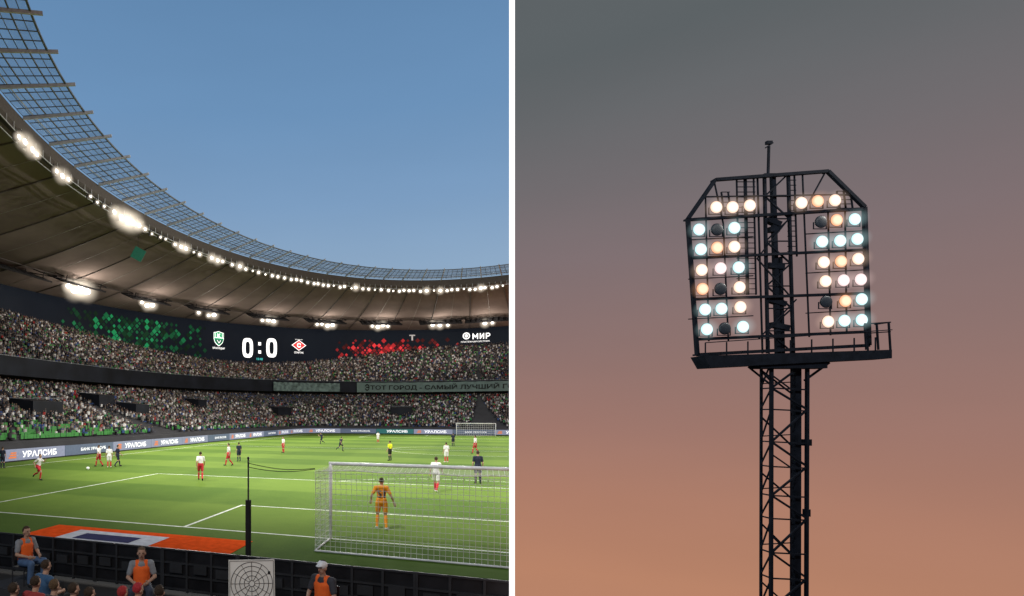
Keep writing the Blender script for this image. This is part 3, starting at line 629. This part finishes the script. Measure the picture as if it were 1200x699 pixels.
# ---- floodlight beams
for k,tdeg in enumerate(range(-75,255,30)):
    t=math.radians(tdeg); x,y=sel(44.6,63.0,2,t); L_=bpy.data.lights.new('floodlight_beam','SPOT'); L_.energy=56000 if not 40<tdeg<140 else 44000; L_.color=(1,.96,.89); L_.shadow_soft_size=.6; L_.spot_size=math.radians(112); L_.spot_blend=.6
    lo=bpy.data.objects.new('floodlight_beam',L_); COL.objects.link(lo); lo.location=(x,y,30.8); c=W(CU,CV); tgt=Vector((lerp(x,c.x,1.1),lerp(y,c.y,1.1),0)); lo.rotation_euler=(tgt-lo.location).to_track_quat('-Z','Y').to_euler()
L_=bpy.data.lights.new('near_stand_lamp','AREA'); L_.energy=1000; L_.size=3; L_.color=(1,.93,.85)
lo=bpy.data.objects.new('near_stand_lamp',L_); COL.objects.link(lo); lo.location=(-5,-2,13); lo.rotation_euler=(Vector((-3,12,0))-Vector((-5,-2,13))).to_track_quat('-Z','Y').to_euler()
# ================================================================= PEOPLE
def caps(m,p0,r0,p1,r1): m.tube(p0,p1,r0,r1,n=12,caps=True); m.ball(p0,r0,12,8); m.ball(p1,r1,12,8)
def remesh(m,vox,name,smooth=2):
    me=m.mesh(name); o=bpy.data.objects.new('tmp',me); COL.objects.link(o); md=o.modifiers.new('r','REMESH'); md.mode='VOXEL'; md.voxel_size=vox
    s_=o.modifiers.new('s','SMOOTH'); s_.factor=.5; s_.iterations=smooth
    dg=bpy.context.evaluated_depsgraph_get(); r=bpy.data.meshes.new_from_object(o.evaluated_get(dg)); r.name=name; bpy.data.objects.remove(o); bpy.data.meshes.remove(me)
    r.polygons.foreach_set('use_smooth',[True]*len(r.polygons)); r.materials.clear(); r.materials.append(None); return r
V=Vector
def torso(m,J,g=0):
    pel,ch=V(J['pel']),V(J['chest'])
    for k in range(9):
        f=k/8
        c=pel.lerp(ch,f); wx=lerp(.155,.165,f)-.022*math.sin(math.pi*f)+g; m.ball(c,1,14,10,(wx,lerp(.115,.115,f)+g,.12+g*.5))
    sl,sr=V(J['sl']),V(J['sr']); caps(m,sl,.062+g,sr,.062+g); caps(m,ch+V((0,0,.06)),.115+g*.7,V(J['neck'])-V((0,0,.05)),.07+g*.4)
def template(J,vox):
    m=MB(); torso(m,J); hd=V(J['head']); fw=V(J.get('look',(0,1,0))).normalized(); rt=V((fw.y,-fw.x,0))
    caps(m,V(J['neck'])-V((0,0,.03)),.058,hd-V((0,0,.08)),.055)
    m.ball(hd+V((0,0,.015)),1,16,12,(.077,.092,.107)); m.ball(hd+fw*.02-V((0,0,.055)),1,12,8,(.058,.068,.065))
    caps(m,hd+fw*.088+V((0,0,.01)),.011,hd+fw*.104-V((0,0,.025)),.016)
    for sg in(-1,1): m.ball(hd+rt*sg*.08-V((0,0,.01)),1,8,6,(.018,.022,.032))
    for L_ in('l','r'):
        sh,elb,wr=V(J['s'+L_]),V(J['e'+L_]),V(J['w'+L_]); caps(m,sh,.054,elb,.04); caps(m,elb,.042,wr,.027)
        d=(wr-elb).normalized(); hx=V((-1 if L_=='l' else 1,0,0)); sidev=d.cross(hx).normalized()
        pc=wr+d*.055; m.ball(pc,1,10,8,(.036,.036,.05)) ; caps(m,wr,.026,wr+d*.09,.03)
        for k in range(4):
            o_=sidev*(-.030+.020*k); b0=wr+d*.085+o_; ln=[.062,.075,.07,.055][k]; b1=b0+d*ln*.55-hx*.006; b2=b1+d*ln*.4-hx*.022; rr_=max(.0085,vox*.62); caps(m,b0,rr_,b1,rr_); caps(m,b1,rr_,b2,rr_*.9)
        b0=wr+d*.035+sidev*.03; rr_=max(.0105,vox*.66); b1=b0+d*.035+sidev*.03; caps(m,b0,rr_,b1,rr_); caps(m,b1,rr_,b1+d*.032+sidev*.006-hx*.01,rr_*.9)
        hp,kn,an,to=V(J['h'+L_]),V(J['k'+L_]),V(J['a'+L_]),V(J['t'+L_]); caps(m,hp,.088,kn,.056); mid=kn.lerp(an,.3); caps(m,kn,.054,mid,.056); caps(m,mid,.056,an,.036); caps(m,an,.038,to,.03)
    T={'body':remesh(m,vox,'body')}
    m=MB(); c=hd+V((0,0,.03))-fw*.012; m.ball(c,1,16,12,(.086,.098,.104))
    bm_=bmesh.new(); tmp=m.mesh('hair'); bm_.from_mesh(tmp)
    bmesh.ops.subdivide_edges(bm_,edges=bm_.edges[:],cuts=1,use_grid_fill=True)
    dl=[v for v in bm_.verts if ((v.co-c).dot(fw)>.02 and (v.co-c).z<.045) or (v.co-c).z<-.055]; bmesh.ops.delete(bm_,geom=dl,context='VERTS')
    for v in bm_.verts: v.co+=V((random.uniform(-1,1),random.uniform(-1,1),random.uniform(-1,1)))*.004
    bm_.to_mesh(tmp); bm_.free(); tmp.materials.append(None); T['hair']=tmp
    vx=max(vox,.014)
    m=MB(); torso(m,J,.02); 
    for L_ in('l','r'):
        sh,elb=V(J['s'+L_]),V(J['e'+L_]); caps(m,sh,.075,sh.lerp(elb,.68),.062)
    T['shirt']=remesh(m,vx,'shirt')
    m=MB()
    for k in range(3): m.ball(V(J['pel'])+V((0,0,-.02+.045*k)),1,14,10,(.185,.145,.1))
    for L_ in('l','r'): caps(m,V(J['h'+L_]),.112,V(J['h'+L_]).lerp(V(J['k'+L_]),.72),.088)
    T['shorts']=remesh(m,vx,'shorts')
    m=MB()
    for k in range(3): m.ball(V(J['pel'])+V((0,0,-.02+.045*k)),1,14,10,(.182,.142,.1))
    for L_ in('l','r'):
        caps(m,V(J['h'+L_]),.108,V(J['k'+L_]),.075); caps(m,V(J['k'+L_]),.075,V(J['a'+L_])+V((0,0,.03)),.062)
    T['trousers']=remesh(m,vx,'trousers')
    for L_,sd in(('l','a'),('r','b')):
        m=MB(); kn,an=V(J['k'+L_]),V(J['a'+L_]); a_=kn.lerp(an,.14); mid=kn.lerp(an,.35); caps(m,a_,.06,mid,.064); caps(m,mid,.064,an,.046)
        T['sock'+sd]=remesh(m,vx,'sock')
        m=MB(); to=V(J['t'+L_]); caps(m,an-V((0,0,.03)),.052,to,.04)
        T['shoe'+sd]=remesh(m,vx,'shoe')
        m=MB(); wr=V(J['w'+L_]); d=(wr-V(J['e'+L_])).normalized(); caps(m,wr-d*.03,.04,wr+d*.13,.055); T['glove'+sd]=remesh(m,.012,'glove')
    for sg,sd in((-1,'a'),(1,'b')):
        m=MB(); m.ball(hd+fw*.083+rt*sg*.031+V((0,0,.016)),.0125,8,6); T['eye'+sd]=m.mesh('eye'); T['eye'+sd].materials.append(None)
    m=MB(); 
    pel,ch=V(J['pel']),V(J['chest'])
    for k in range(1,9):
        f=k/8; c=pel.lerp(ch,f); wx=lerp(.155,.165,f)-.02*math.sin(math.pi*f)+.035; m.ball(c,1,14,10,(wx,.15,.12))
    caps(m,V(J['sl'])*.75+V(J['sr'])*.25,.09,V(J['sr'])*.75+V(J['sl'])*.25,.09); T['vest']=remesh(m,vx,'vest')
    m=MB(); m.ball(hd+V((0,0,.045)),1,16,10,(.095,.105,.085)); m.ball(hd+V((0,0,.045))+fw*.1,1,12,6,(.07,.07,.012)); T['cap']=remesh(m,.01,'cap')
    m=MB(); m.ball(hd+fw*.088-V((0,0,.058)),1,10,6,(.026,.010,.007)); T['mouth']=m.mesh('mouth'); T['mouth'].materials.append(None)
    return T
base=dict(pel=(0,0,.97),chest=(0,.0,1.33),neck=(0,0,1.50),head=(0,.02,1.665),sl=(-.18,0,1.43),sr=(.18,0,1.43),el=(-.25,-.03,1.14),er=(.25,-.03,1.14),wl=(-.27,.08,.90),wr=(.27,.08,.90),
 hl=(-.095,0,.93),hr=(.095,0,.93),kl=(-.11,.02,.50),kr=(.11,.02,.50),al=(-.12,-.03,.09),ar=(.12,-.03,.09),tl=(-.14,.13,.035),tr=(.14,.13,.035))
run=dict(base,pel=(0,0,.95),chest=(0,.08,1.30),neck=(0,.12,1.47),head=(0,.16,1.63),sl=(-.18,.05,1.41),sr=(.18,.12,1.40),el=(-.27,.25,1.22),wl=(-.2,.42,1.34),er=(.28,-.13,1.2),wr=(.27,-.05,.96),
 hl=(-.095,0,.92),hr=(.095,0,.92),kl=(-.11,-.10,.50),al=(-.11,-.45,.36),tl=(-.11,-.52,.22),kr=(.11,.30,.60),ar=(.11,.22,.12),tr=(.11,.38,.05))
walk=dict(base,kl=(-.11,.16,.51),al=(-.11,.22,.10),tl=(-.12,.37,.06),kr=(.11,-.02,.5),ar=(.11,-.30,.14),tr=(.12,-.2,.035),el=(-.24,-.14,1.16),wl=(-.26,-.1,.92),er=(.25,.08,1.15),wr=(.25,.25,.98))
keep=dict(base,chest=(0,.05,1.32),neck=(0,.07,1.48),head=(0,.1,1.64),pel=(0,0,.95),hl=(-.1,0,.91),hr=(.1,0,.91),kl=(-.13,.10,.50),kr=(.14,.0,.50),al=(-.15,.0,.09),ar=(.16,-.18,.09),tl=(-.18,.16,.035),tr=(.2,-.04,.035),
 el=(-.33,-.06,1.17),wl=(-.36,.12,.97),er=(.33,-.06,1.15),wr=(.42,.05,.92))
sit=dict(pel=(0,0,.52),chest=(0,-.01,.86),neck=(0,.01,1.02),head=(0,.04,1.18),sl=(-.18,0,.95),sr=(.18,0,.95),el=(-.27,.06,.70),er=(.27,.06,.70),wl=(-.15,.29,.66),wr=(.15,.29,.66),
 hl=(-.1,.02,.50),hr=(.1,.02,.50),kl=(-.17,.44,.53),kr=(.17,.44,.53),al=(-.15,.42,.09),ar=(.18,.40,.09),tl=(-.17,.57,.035),tr=(.20,.55,.035))
TP={'stand':template(base,.014),'run':template(run,.014),'walk':template(walk,.014),'keep':template(keep,.010),'sit':template(sit,.009)}
CM={}
def cmat(c,nm):
    k=(nm,)+tuple(c)
    if k not in CM: CM[k]=mat(nm+'_'+str(len(CM)),c,.8,var=.16,scale=9)
    return CM[k]
SK=(.45,.27,.19)
PAIR={'socks':'sock','shoes':'shoe','gloves':'glove','eyes':'eye'}
def person(loc,rot,sc,tp,label,parts,group=None):
    e=empty('person',loc,label,'person',group,rot,sc)
    for nm,c in parts.items():
        keys=[PAIR[nm]+'a',PAIR[nm]+'b'] if nm in PAIR else [nm]
        for kx in keys:
            o=obj(PAIR.get(nm,nm),TP[tp][kx],e,world=False); o.material_slots[0].link='OBJECT'; o.material_slots[0].material=cmat(c,nm)
    return e
WH=(.75,.74,.74); RD=(.5,.03,.04); NV=(.015,.02,.04); BK=(.02,.02,.02); HR=(.04,.025,.015)
def player(px,py,h,tp,rot,kind,grp='football players on the pitch'):
    p=ground_at(px,py); sc=(h*p.y/F)/1.77; sc=min(max(sc,.93),1.1)
    if kind=='w': pa=dict(body=SK,hair=HR,shirt=WH,shorts=WH,socks=RD,shoes=WH); lb='football player in white shirt and shorts with red socks'
    if kind=='r': pa=dict(body=SK,hair=HR,shirt=WH,shorts=RD,socks=RD,shoes=BK); lb='football player in white shirt, red shorts and red socks'
    if kind=='d': pa=dict(body=SK,hair=HR,shirt=NV,shorts=NV,socks=NV,shoes=BK); lb='football player in dark navy kit on the grass'
    if kind=='y': pa=dict(body=SK,hair=HR,shirt=(.7,.75,.02),shorts=BK,socks=BK,shoes=BK); lb='referee in yellow shirt and black shorts'; 
    lb+={'run':', running','walk':', walking','stand':', standing'}[tp]
    person(p,rot,sc,tp,lb,pa,grp)
for a in [(45,563,31,'run',-1.9,'r'),(3,549,22,'stand',0,'d'),(116,547,25,'walk',1.2,'r'),(128,548,25,'stand',.3,'w'),(138,547,25,'walk',-1,'d'),(235,563,33,'walk',.1,'r'),(268,546,26,'walk',1.4,'r'),(280,541,22,'stand',.5,'d'),
 (332,531,19,'stand',2,'r'),(377,521,14,'run',1,'d'),(399,529,17,'run',-1.2,'d'),(457,540,23,'stand',.6,'y'),(523,542,23,'stand',.2,'w'),(511,577,41,'walk',-.6,'w'),(560,567,38,'stand',-.2,'d'),(557,532,22,'walk',.8,'r'),(531,523,15,'stand',0,'d'),(443,519,12,'stand',0,'w')]:
    player(*a)
p=ground_at(447,620); kp=person(p,YAW+.15,1.04,'keep','goalkeeper in orange kit standing before the goal, seen from behind',dict(body=SK,hair=HR,shirt=(.9,.33,.02),shorts=(.9,.33,.02),socks=(.85,.30,.02),shoes=WH,gloves=(.75,.6,.5)),'football players on the pitch')
t=fit(text_mb('51',1,.03),.26,.26); t.v=[(x,-.135+ (y*.12),1.22+y) for x,y,_ in t.v]; o=obj('shirt_number',t.mesh('shirt_number',mat('black_print',(.02,.02,.03),.7)),kp,world=False)
bp=ground_at(103,549,.11); m=MB(); m.ball(bp,.12,16,12); obj('football',m.mesh('football',mat('white_ball_leather',(.8,.8,.8),.4),True),label='white football lying on the grass',cat='football')
# ================================================================= BARRIER
bk=mat('black_barrier_panel',(.012,.012,.014),.45,var=.5,scale=2); bf=mat('barrier_frame_steel',(.03,.031,.034),.5)
uu_=-24.0
while True:
    u0_,u1_=uu_,uu_+1.9; c=W((u0_+u1_)/2,11.8,0)
    pe=W(u0_+.1,11.8)
    if pe.x/pe.y>CUTK: break
    e=empty('pitch_side_barrier',c,'black barrier panel with ribbed back standing behind the goal','barrier','black barrier panels behind the goal')
    m=MB(); R2=Matrix.Rotation(YAW,3,'Z'); m.box(c+V((0,0,.52)),(1.88,.08,.94),R2); obj('barrier_panel',m.mesh('barrier_panel',bk,clip=True),e)
    m=MB()
    for du in(-.93,-.31,.31,.93): m.box(W((u0_+u1_)/2+du,11.73,.53),(.05,.05,.98),R2)
    for z in(.1,.4,.7,1.0): m.box(W((u0_+u1_)/2,11.735,z),(1.88,.04,.04),R2)
    for du in(-.6,.0,.62): m.box(W((u0_+u1_)/2+du+random.uniform(-.06,.06),11.72,.55+random.uniform(-.05,.05)),(.32,.06,.2),R2)
    obj('barrier_brace',m.mesh('barrier_brace',bf,clip=True),e)
    uu_+=1.9
m=MB(); 
for v0_,v1_,z in((6.4,8.9,.45),(3.6,6.4,1.0),(-3,3.6,2.3)):
    vs=[W(-26,v0_,-.01),W(9,v0_,-.01),W(9,v1_,-.01),W(-26,v1_,-.01)]; vs+= [V((p.x,p.y,z)) for p in vs]; m.add(vs,[(4,5,6,7),(2,3,7,6),(0,1,5,4),(1,2,6,5),(3,0,4,7)])
obj('near_terrace',m.mesh('near_terrace',conc,clip=True),label='low concrete terrace steps holding the nearest spectators',cat='terrace',kind='structure')
# ---- stewards
chm=mat('dark_chair_plastic',(.03,.03,.035),.5)
def chair(loc,rot,h,label='simple dark folding chair under a seated steward'):
    e=empty('chair',loc,label,'chair','chairs used by the stewards',rot); m=MB(); m.box((0,.03,h),(.44,.42,.04)); obj('seat',m.mesh('seat',chm),e,world=False)
    m=MB(); m.box((0,-.2,h+.3),(.42,.03,.3)); obj('backrest',m.mesh('backrest',chm),e,world=False)
    for x in(-.2,.2):
        for y in(-.2,.22):
            m=MB(); m.tube((x,y,0),(x,y,h+(.44 if y<0 else 0)),.013); obj('leg',m.mesh('leg',chm),e,world=False)
OR=(1.0,.15,.025)
def steward(px,pytop,d,rot,label,extra,sc=1.0):
    top=at_depth(px,pytop,d); fz=max(0.0,top.z-1.30*sc); loc=V((top.x,top.y,fz)); 
    pa=dict(body=SK,shirt=(.25,.26,.28),vest=OR,trousers=(.06,.08,.13),shoes=BK,eyes=(.01,.01,.01),mouth=(.25,.06,.05)); pa.update(extra)
    person(loc,rot,sc,'sit',label,pa); 
    chair(loc,rot,.38*sc) 
    if fz>.03:
        m=MB(); R3=Matrix.Rotation(rot,3,'Z'); m.box((loc.x,loc.y,fz/2),(1.1,1.3,fz),R3); obj('floor_platform',m.mesh('floor_platform',conc),label='low concrete plinth under a seated steward',cat='platform')
steward(30,617,13.3,math.pi-.9+1.9,'seated steward in orange vest and blue jeans on a chair',dict(hair=(.06,.035,.02),trousers=(.08,.14,.26)))
steward(166,641,11.8,math.pi+.15,'seated steward in orange vest facing the spectators',dict(hair=(.12,.08,.05),trousers=(.05,.06,.09)))
steward(379,657,10.4,math.pi-.7,'seated steward in orange vest and white cap',dict(cap=(.75,.75,.75),shirt=(.05,.05,.06),hair=HR))
for px,py,d,c,h in[(52,657,9.6,(.04,.10,.2),HR),(40,676,8.8,(.3,.04,.04),HR),(62,680,8.7,(.05,.05,.06),(.1,.06,.03)),(84,684,8.5,(.1,.12,.16),HR),(103,689,8.6,(.03,.03,.03),HR),(142,688,8.5,(.45,.04,.05),(.35,.03,.03)),(160,684,8.7,(.4,.05,.05),(.4,.03,.04)),(186,687,8.5,(.05,.05,.07),HR),(14,684,8.6,(.06,.05,.05),HR)]:
    sc=.86; top=at_depth(px,py,d); person(V((top.x,top.y,top.z-1.30*sc)),YAW+random.uniform(-.4,.4),sc,'sit','seated spectator seen from behind in '+('a red' if c[0]>.25 else 'a dark')+' shirt',dict(body=SK,hair=h,shirt=c,trousers=BK,shoes=BK),'nearest spectators by the barrier')
# ---- white board with circular diagram
bc=at_depth(295,684,10.0); e=empty('display_board',V((bc.x,bc.y,0)),'square white board with circular line diagram on a dark stand','board',rotz=.06)
Rb=Matrix.Rotation(.06,3,'Z')@Matrix.Rotation(math.radians(-12),3,'X')
m=MB(); m.box(bc,(.80,.03,.80),Rb); obj('board_sheet',m.mesh('board_sheet',mat('white_board_card',(.78,.76,.70),.6,var=.08)),e)
m=MB()
def circ(r,wd=.010,n=48):
    for k in range(n):
        a0=2*math.pi*k/n;a1=2*math.pi*(k+1)/n; m.beam(bc+Rb@V((r*math.cos(a0),-.02,r*math.sin(a0))),bc+Rb@V((r*math.cos(a1),-.02,r*math.sin(a1))),wd,wd*.6)
for r in(.36,.29,.21,.13,.05): circ(r)
for k in range(12):
    a=math.pi*k/6; m.beam(bc+Rb@V((.05*math.cos(a),-.021,.05*math.sin(a))),bc+Rb@V((.36*math.cos(a),-.021,.36*math.sin(a))),.009,.004)
for x0,z0,x1,z1 in((-.38,-.38,.38,-.38),(-.38,.38,.38,.38),(-.38,-.38,-.38,.38),(.38,-.38,.38,.38)): m.beam(bc+Rb@V((x0,-.02,z0)),bc+Rb@V((x1,-.02,z1)),.008,.005)
obj('diagram_lines',m.mesh('diagram_lines',mat('dark_print',(.08,.07,.07),.7)),e)
m=MB(); 
for x in(-.3,.3): m.beam((bc.x+x,bc.y+.15,0),(bc.x+x,bc.y+.05,bc.z+.2),.04)
obj('board_stand',m.mesh('board_stand',frm),e)
# ================================================================= ADDED WHITE DIVIDER POST
d=10.25; m=MB(); xw=6.4/F*d; xc=(600-PX)/F*d
m.box((xc,d,6.0),(xw,.012,12.0)); m.box((xc,d,.03),(xw,.10,.06))
obj('added_divider_post',m.mesh('added_divider_post',mat('self_lit_white',(.85,.85,.85),.6,.9,(1,1,1),var=0)),label='tall slim white self-lit post added to divide the stadium from the floodlight tower',cat='post')  # added to cover the cut between halves; its white is emitted, no lamp
# ================================================================= FLOODLIGHT TOWER
TD=40.0
def T(px,py,dd=0): 
    p=at_depth(px,py,TD); return V((p.x,p.y+dd,p.z))
tb=T(918,699,.5); tb.z=-14
tw=empty('floodlight_tower',tb,'tall dark lattice mast carrying a lit floodlight head at dusk','floodlight tower')
dsteel=mat('dark_painted_steel',(.0032,.0045,.0075),.8,var=.3,scale=2,spec=.02)
P1=1/16.925
m=MB()
def tbm(mm,a,b_,wpx,dd=0,dd2=None): mm.beam(T(*a,dd),T(*b_,dd if dd2 is None else dd2),wpx*P1)
fr=[(838,211),(970,201),(1013,243),(1018,405),(817,416),(806,257)]
for k in range(6): tbm(m,fr[k],fr[(k+1)%6],3.6,0)
for k in range(6): tbm(m,fr[k],fr[k],2,0,.35)
tbm(m,(806,258),(1013,245),3.2); tbm(m,(808,303),(1015,293),2.8); tbm(m,(811,351),(1016,344),3.0); tbm(m,(815,398),(1018,389),3.2)
tbm(m,(824,231),(1000,228),1.4)
for (a,b_) in (((828,228),(832,400)),((849,262),(855,400)),((942,204),(950,395)),((972,247),(975,393)),((992,247),(994,390))): tbm(m,a,b_,1.2,.1)
for y0 in(281,327,374): tbm(m,(808,y0),(884,y0-4),1.1,.1); tbm(m,(946,y0-7),(1016,y0-11),1.1,.1)
tbm(m,(838,211),(849,262),1.2,.1); tbm(m,(969,201),(945,245),1.2,.1)
for (a,b_) in(((888,303),(930,351)),((934,351),(890,397)),((930,250),(888,303))): tbm(m,a,b_,1.2,.05)
obj('head_frame',m.mesh('head_frame',dsteel),tw)
def ladder(xa,xb,y0,y1,st=6,dd=.2):
    m=MB(); tbm(m,(xa,y0),(xa+3,y1),1.3,dd); tbm(m,(xb,y0),(xb+3,y1),1.3,dd); y=y0
    while y<y1: tbm(m,(xa,y),(xb+2,y),.8,dd); y+=st
    obj('head_ladder',m.mesh('head_ladder',dsteel),tw)
ladder(866,875,206,345); ladder(877,886,206,345); ladder(984,992,223,246,5); ladder(992,1000,223,246,5); ladder(848,856,224,247); ladder(926,934,204,300)
m=MB()
def lattice(xl0,xr0,y0,xl1,xr1,y1,n,wd,dd,cross=True):
    tbm(m,(xl0,y0),(xl1,y1),wd,dd); tbm(m,(xr0,y0),(xr1,y1),wd,dd)
    for k in range(n):
        f0,f1=k/n,(k+1)/n; A=(lerp(xl0,xl1,f0),lerp(y0,y1,f0));B=(lerp(xr0,xr1,f0),lerp(y0,y1,f0));C=(lerp(xl0,xl1,f1),lerp(y0,y1,f1));D=(lerp(xr0,xr1,f1),lerp(y0,y1,f1))
        tbm(m,A,B,wd*.5,dd)
        if k%2 or cross=='x': tbm(m,A,D,wd*.55,dd)
        if not k%2 or cross=='x': tbm(m,B,C,wd*.55,dd)
lattice(898,926,203,902,932,414,8,2.6,.15); tbm(m,(892,204),(898,414),1.4,.3)
tbm(m,(910,204),(916,414),4.2,.3); tbm(m,(919,300),(922,414),3,.3)
for (a,b_) in(((903,256),(918,262)),((905,268),(916,268)),((904,350),(924,356)),((908,380),(928,384)),((903,310),(922,312))): tbm(m,a,b_,6,.3)
obj('head_column',m.mesh('head_column',dsteel),tw)
m=MB(); tbm(m,(903,206),(904,170),2.0,.2); m.box(T(904,166,.2),(.38,.2,.22)); tbm(m,(900,172),(909,166),1.2,.2)
obj('mast_tip',m.mesh('mast_tip',dsteel),tw)
m=MB()
vs=[T(818,418,-.5),T(1036,411,-.5),T(1036,421,-.5),T(826,432,-.5)]; vs+=[v+V((0,1.2,0)) for v in vs]
m.add(vs,[(0,1,2,3),(7,6,5,4),(0,4,5,1),(1,5,6,2),(2,6,7,3),(3,7,4,0)])
m.box(T(925,428,.1),(4.6,.9,.5))
obj('service_platform',m.mesh('service_platform',dsteel),tw)
m=MB()
tbm(m,(820,403),(1036,388),1.0,-.5)
for k in range(9):
    x=820+k*24.6; y=lerp(418,411,k/8.8); tbm(m,(x,y),(x,y-15),1.0,-.5)
for x in(1008,1022,1036): tbm(m,(x,411),(x-2,380),1.5,-.4); 
tbm(m,(1006,381),(1036,379),1.4,-.4); tbm(m,(1006,392),(1036,390),1.2,-.4); tbm(m,(1036,379),(1036,379),1.2,-.4,.6); tbm(m,(1028,411),(1026,380),1.3,.6)
tbm(m,(893,434),(905,446),2,.1); tbm(m,(975,425),(946,446),2,.2); tbm(m,(880,430),(905,450),1.6,.2)
obj('platform_railing',m.mesh('platform_railing',dsteel),tw)
m=MB()
def mast(y0,y1):
    ys=[y0]; st_=[31,25,38,29,34,27,40,30,36,33,37,32,38,34,40]; k=0
    while ys[-1]<y1: ys.append(ys[-1]+st_[k%len(st_)]); k+=1
    for xa,xb,dd,wd in((904,946,0,3.0),(907,945,1.0,2.2)):
        tbm(m,(xa,y0),(xa-1,ys[-1]),wd,dd); tbm(m,(xb,y0),(xb-2,ys[-1]),wd,dd)
    for k in range(len(ys)-1):
        a,b_=ys[k],ys[k+1]; 
        tbm(m,(904,a),(946,a+2),1.6,0)
        if k%2: tbm(m,(904,a),(946,b_),1.9,0)
        else: tbm(m,(946,a),(904,b_),1.9,0)
        if k%3==0: tbm(m,(904,(a+b_)/2),(925,b_),1.3,0)
        if k%2==0: tbm(m,(907,a+9),(945,b_+7),1.5,1.0); tbm(m,(907,b_-6),(945,b_-8),1.2,1.0)
        tbm(m,(904,a),(907,a),1.5,0,1.0); tbm(m,(904,a),(906,b_),1.3,0,1.0)
mast(424,925)
tbm(m,(939,424),(938,925),7,.4); tbm(m,(932,424),(931,925),1.4,.3)
for y in range(440,920,8): tbm(m,(931,y),(939,y),1.0,.3)
m.box(T(949,519,.3),(.5,.4,.45)); m.box(T(950,602,.3),(.3,.3,.5))
obj('mast_lattice',m.mesh('mast_lattice',dsteel),tw)
m=MB(); m.box((tb.x,tb.y,-22.8),(5,5,1.2)); m.box((tb.x,tb.y,-22.0),(3.6,3.6,.6)); obj('concrete_footing',m.mesh('concrete_footing',conc),tw)
def lensmat(nm,cin,cout,es):
    m_=bpy.data.materials.new(nm); m_.use_nodes=True; nt=m_.node_tree; nt.nodes.clear(); m_.cycles.emission_sampling='NONE'; tc=nt.nodes.new('ShaderNodeTexCoord'); gr=nt.nodes.new('ShaderNodeTexGradient'); gr.gradient_type='SPHERICAL'
    mp_=nt.nodes.new('ShaderNodeMapping'); mp_.inputs['Scale'].default_value=(2.3,.2,2.3); nt.links.new(tc.outputs['Object'],mp_.inputs[0]); nt.links.new(mp_.outputs[0],gr.inputs[0])
    r=nt.nodes.new('ShaderNodeValToRGB'); r.color_ramp.elements[0].color=(*cout,1); r.color_ramp.elements[1].color=(*cin,1); r.color_ramp.elements[0].position=.05; r.color_ramp.elements[1].position=.45  # halo look painted into the lens: pale centre, tinted rim
    nt.links.new(gr.outputs['Fac'],r.inputs['Fac']); e_=nt.nodes.new('ShaderNodeEmission'); e_.inputs['Strength'].default_value=es; nt.links.new(r.outputs['Color'],e_.inputs['Color']); o_=nt.nodes.new('ShaderNodeOutputMaterial'); nt.links.new(e_.outputs[0],o_.inputs[0]); return m_
LMm={'w':lensmat('warm_white_lens',(1,.96,.92),(1,.62,.43),1.12),'c':lensmat('cool_white_lens',(1,1,1),(.45,.82,.85),1.12),'o':lensmat('amber_lens',(1,.80,.58),(.95,.36,.17),1.1),'p':lensmat('pink_white_lens',(1,.94,.94),(.85,.58,.58),1.12),'d':mat('unlit_lens',(.006,.01,.016),.5,spec=.1)}
HZ={'w':glow_mat('painted_warm_glow',(1,.70,.52),.24,3.5),'c':glow_mat('painted_cool_glow',(.6,.92,.95),.24,3.5),'o':glow_mat('painted_amber_glow',(1,.52,.3),.24,3.5),'p':glow_mat('painted_pink_glow',(1,.75,.7),.22,3.5)}  # bloom painted on spheres added around tower lamps, tinted per lamp
hm=MB(); hm.tube((0,.04,0),(0,.20,0),.43,.30,20); hm.beam((-.44,.12,0),(-.44,.12,-.46),.05); hm.beam((.44,.12,0),(.44,.12,-.46),.05); hm.beam((-.47,.12,-.46),(.47,.12,-.46),.05)
hme=hm.mesh('lamp_housing',dsteel)
lm=MB(); lm.ball((0,.02,0),.41,24,10,(1,.2,1)); 
LENS={k:lm.mesh('lamp_lens',v,True) for k,v in LMm.items()}
hb=MB(); hb.ball((0,0,0),.78,28,18); GLOW_ME={k:hb.mesh('painted_lamp_glow',v,True) for k,v in HZ.items()}
lamps=[(835,245,'w'),(854,245,'w'),(874,243,'w'),(815,271,'c'),(836,271,'d'),(856,269,'c'),(817,294,'c'),(836,292,'o'),(856,291,'w'),(818,318,'w'),(840,316,'p'),(861,315,'c'),(819,340,'o'),(840,340,'d'),(862,338,'w'),(822,364,'c'),(841,363,'c'),(863,361,'w'),(824,387,'c'),(845,386,'d'),(866,384,'c'),
(934,240,'w'),(953,238,'o'),(973,237,'w'),(957,262,'d'),(975,260,'o'),(996,259,'c'),(958,285,'c'),(979,284,'c'),(999,282,'c'),(960,309,'w'),(980,308,'o'),(1000,305,'w'),(962,331,'w'),(983,330,'p'),(1003,329,'p'),(963,355,'d'),(985,354,'o'),(1004,352,'c'),(965,378,'w'),(984,377,'c'),(1004,376,'c')]
for px,py,k in lamps:
    p=T(px,py,-.35); h=obj('lamp',hme,tw,world=True); h.location=p
    l=obj('lamp_lens',LENS[k],h,world=False)
    if k in GLOW_ME: obj('painted_lamp_glow',GLOW_ME[k],h,world=False)
    l['label']={'w':'warm white lit lamp','c':'cool white lit lamp','o':'amber lit lamp','p':'pinkish white lit lamp','d':'unlit dark lamp'}[k]
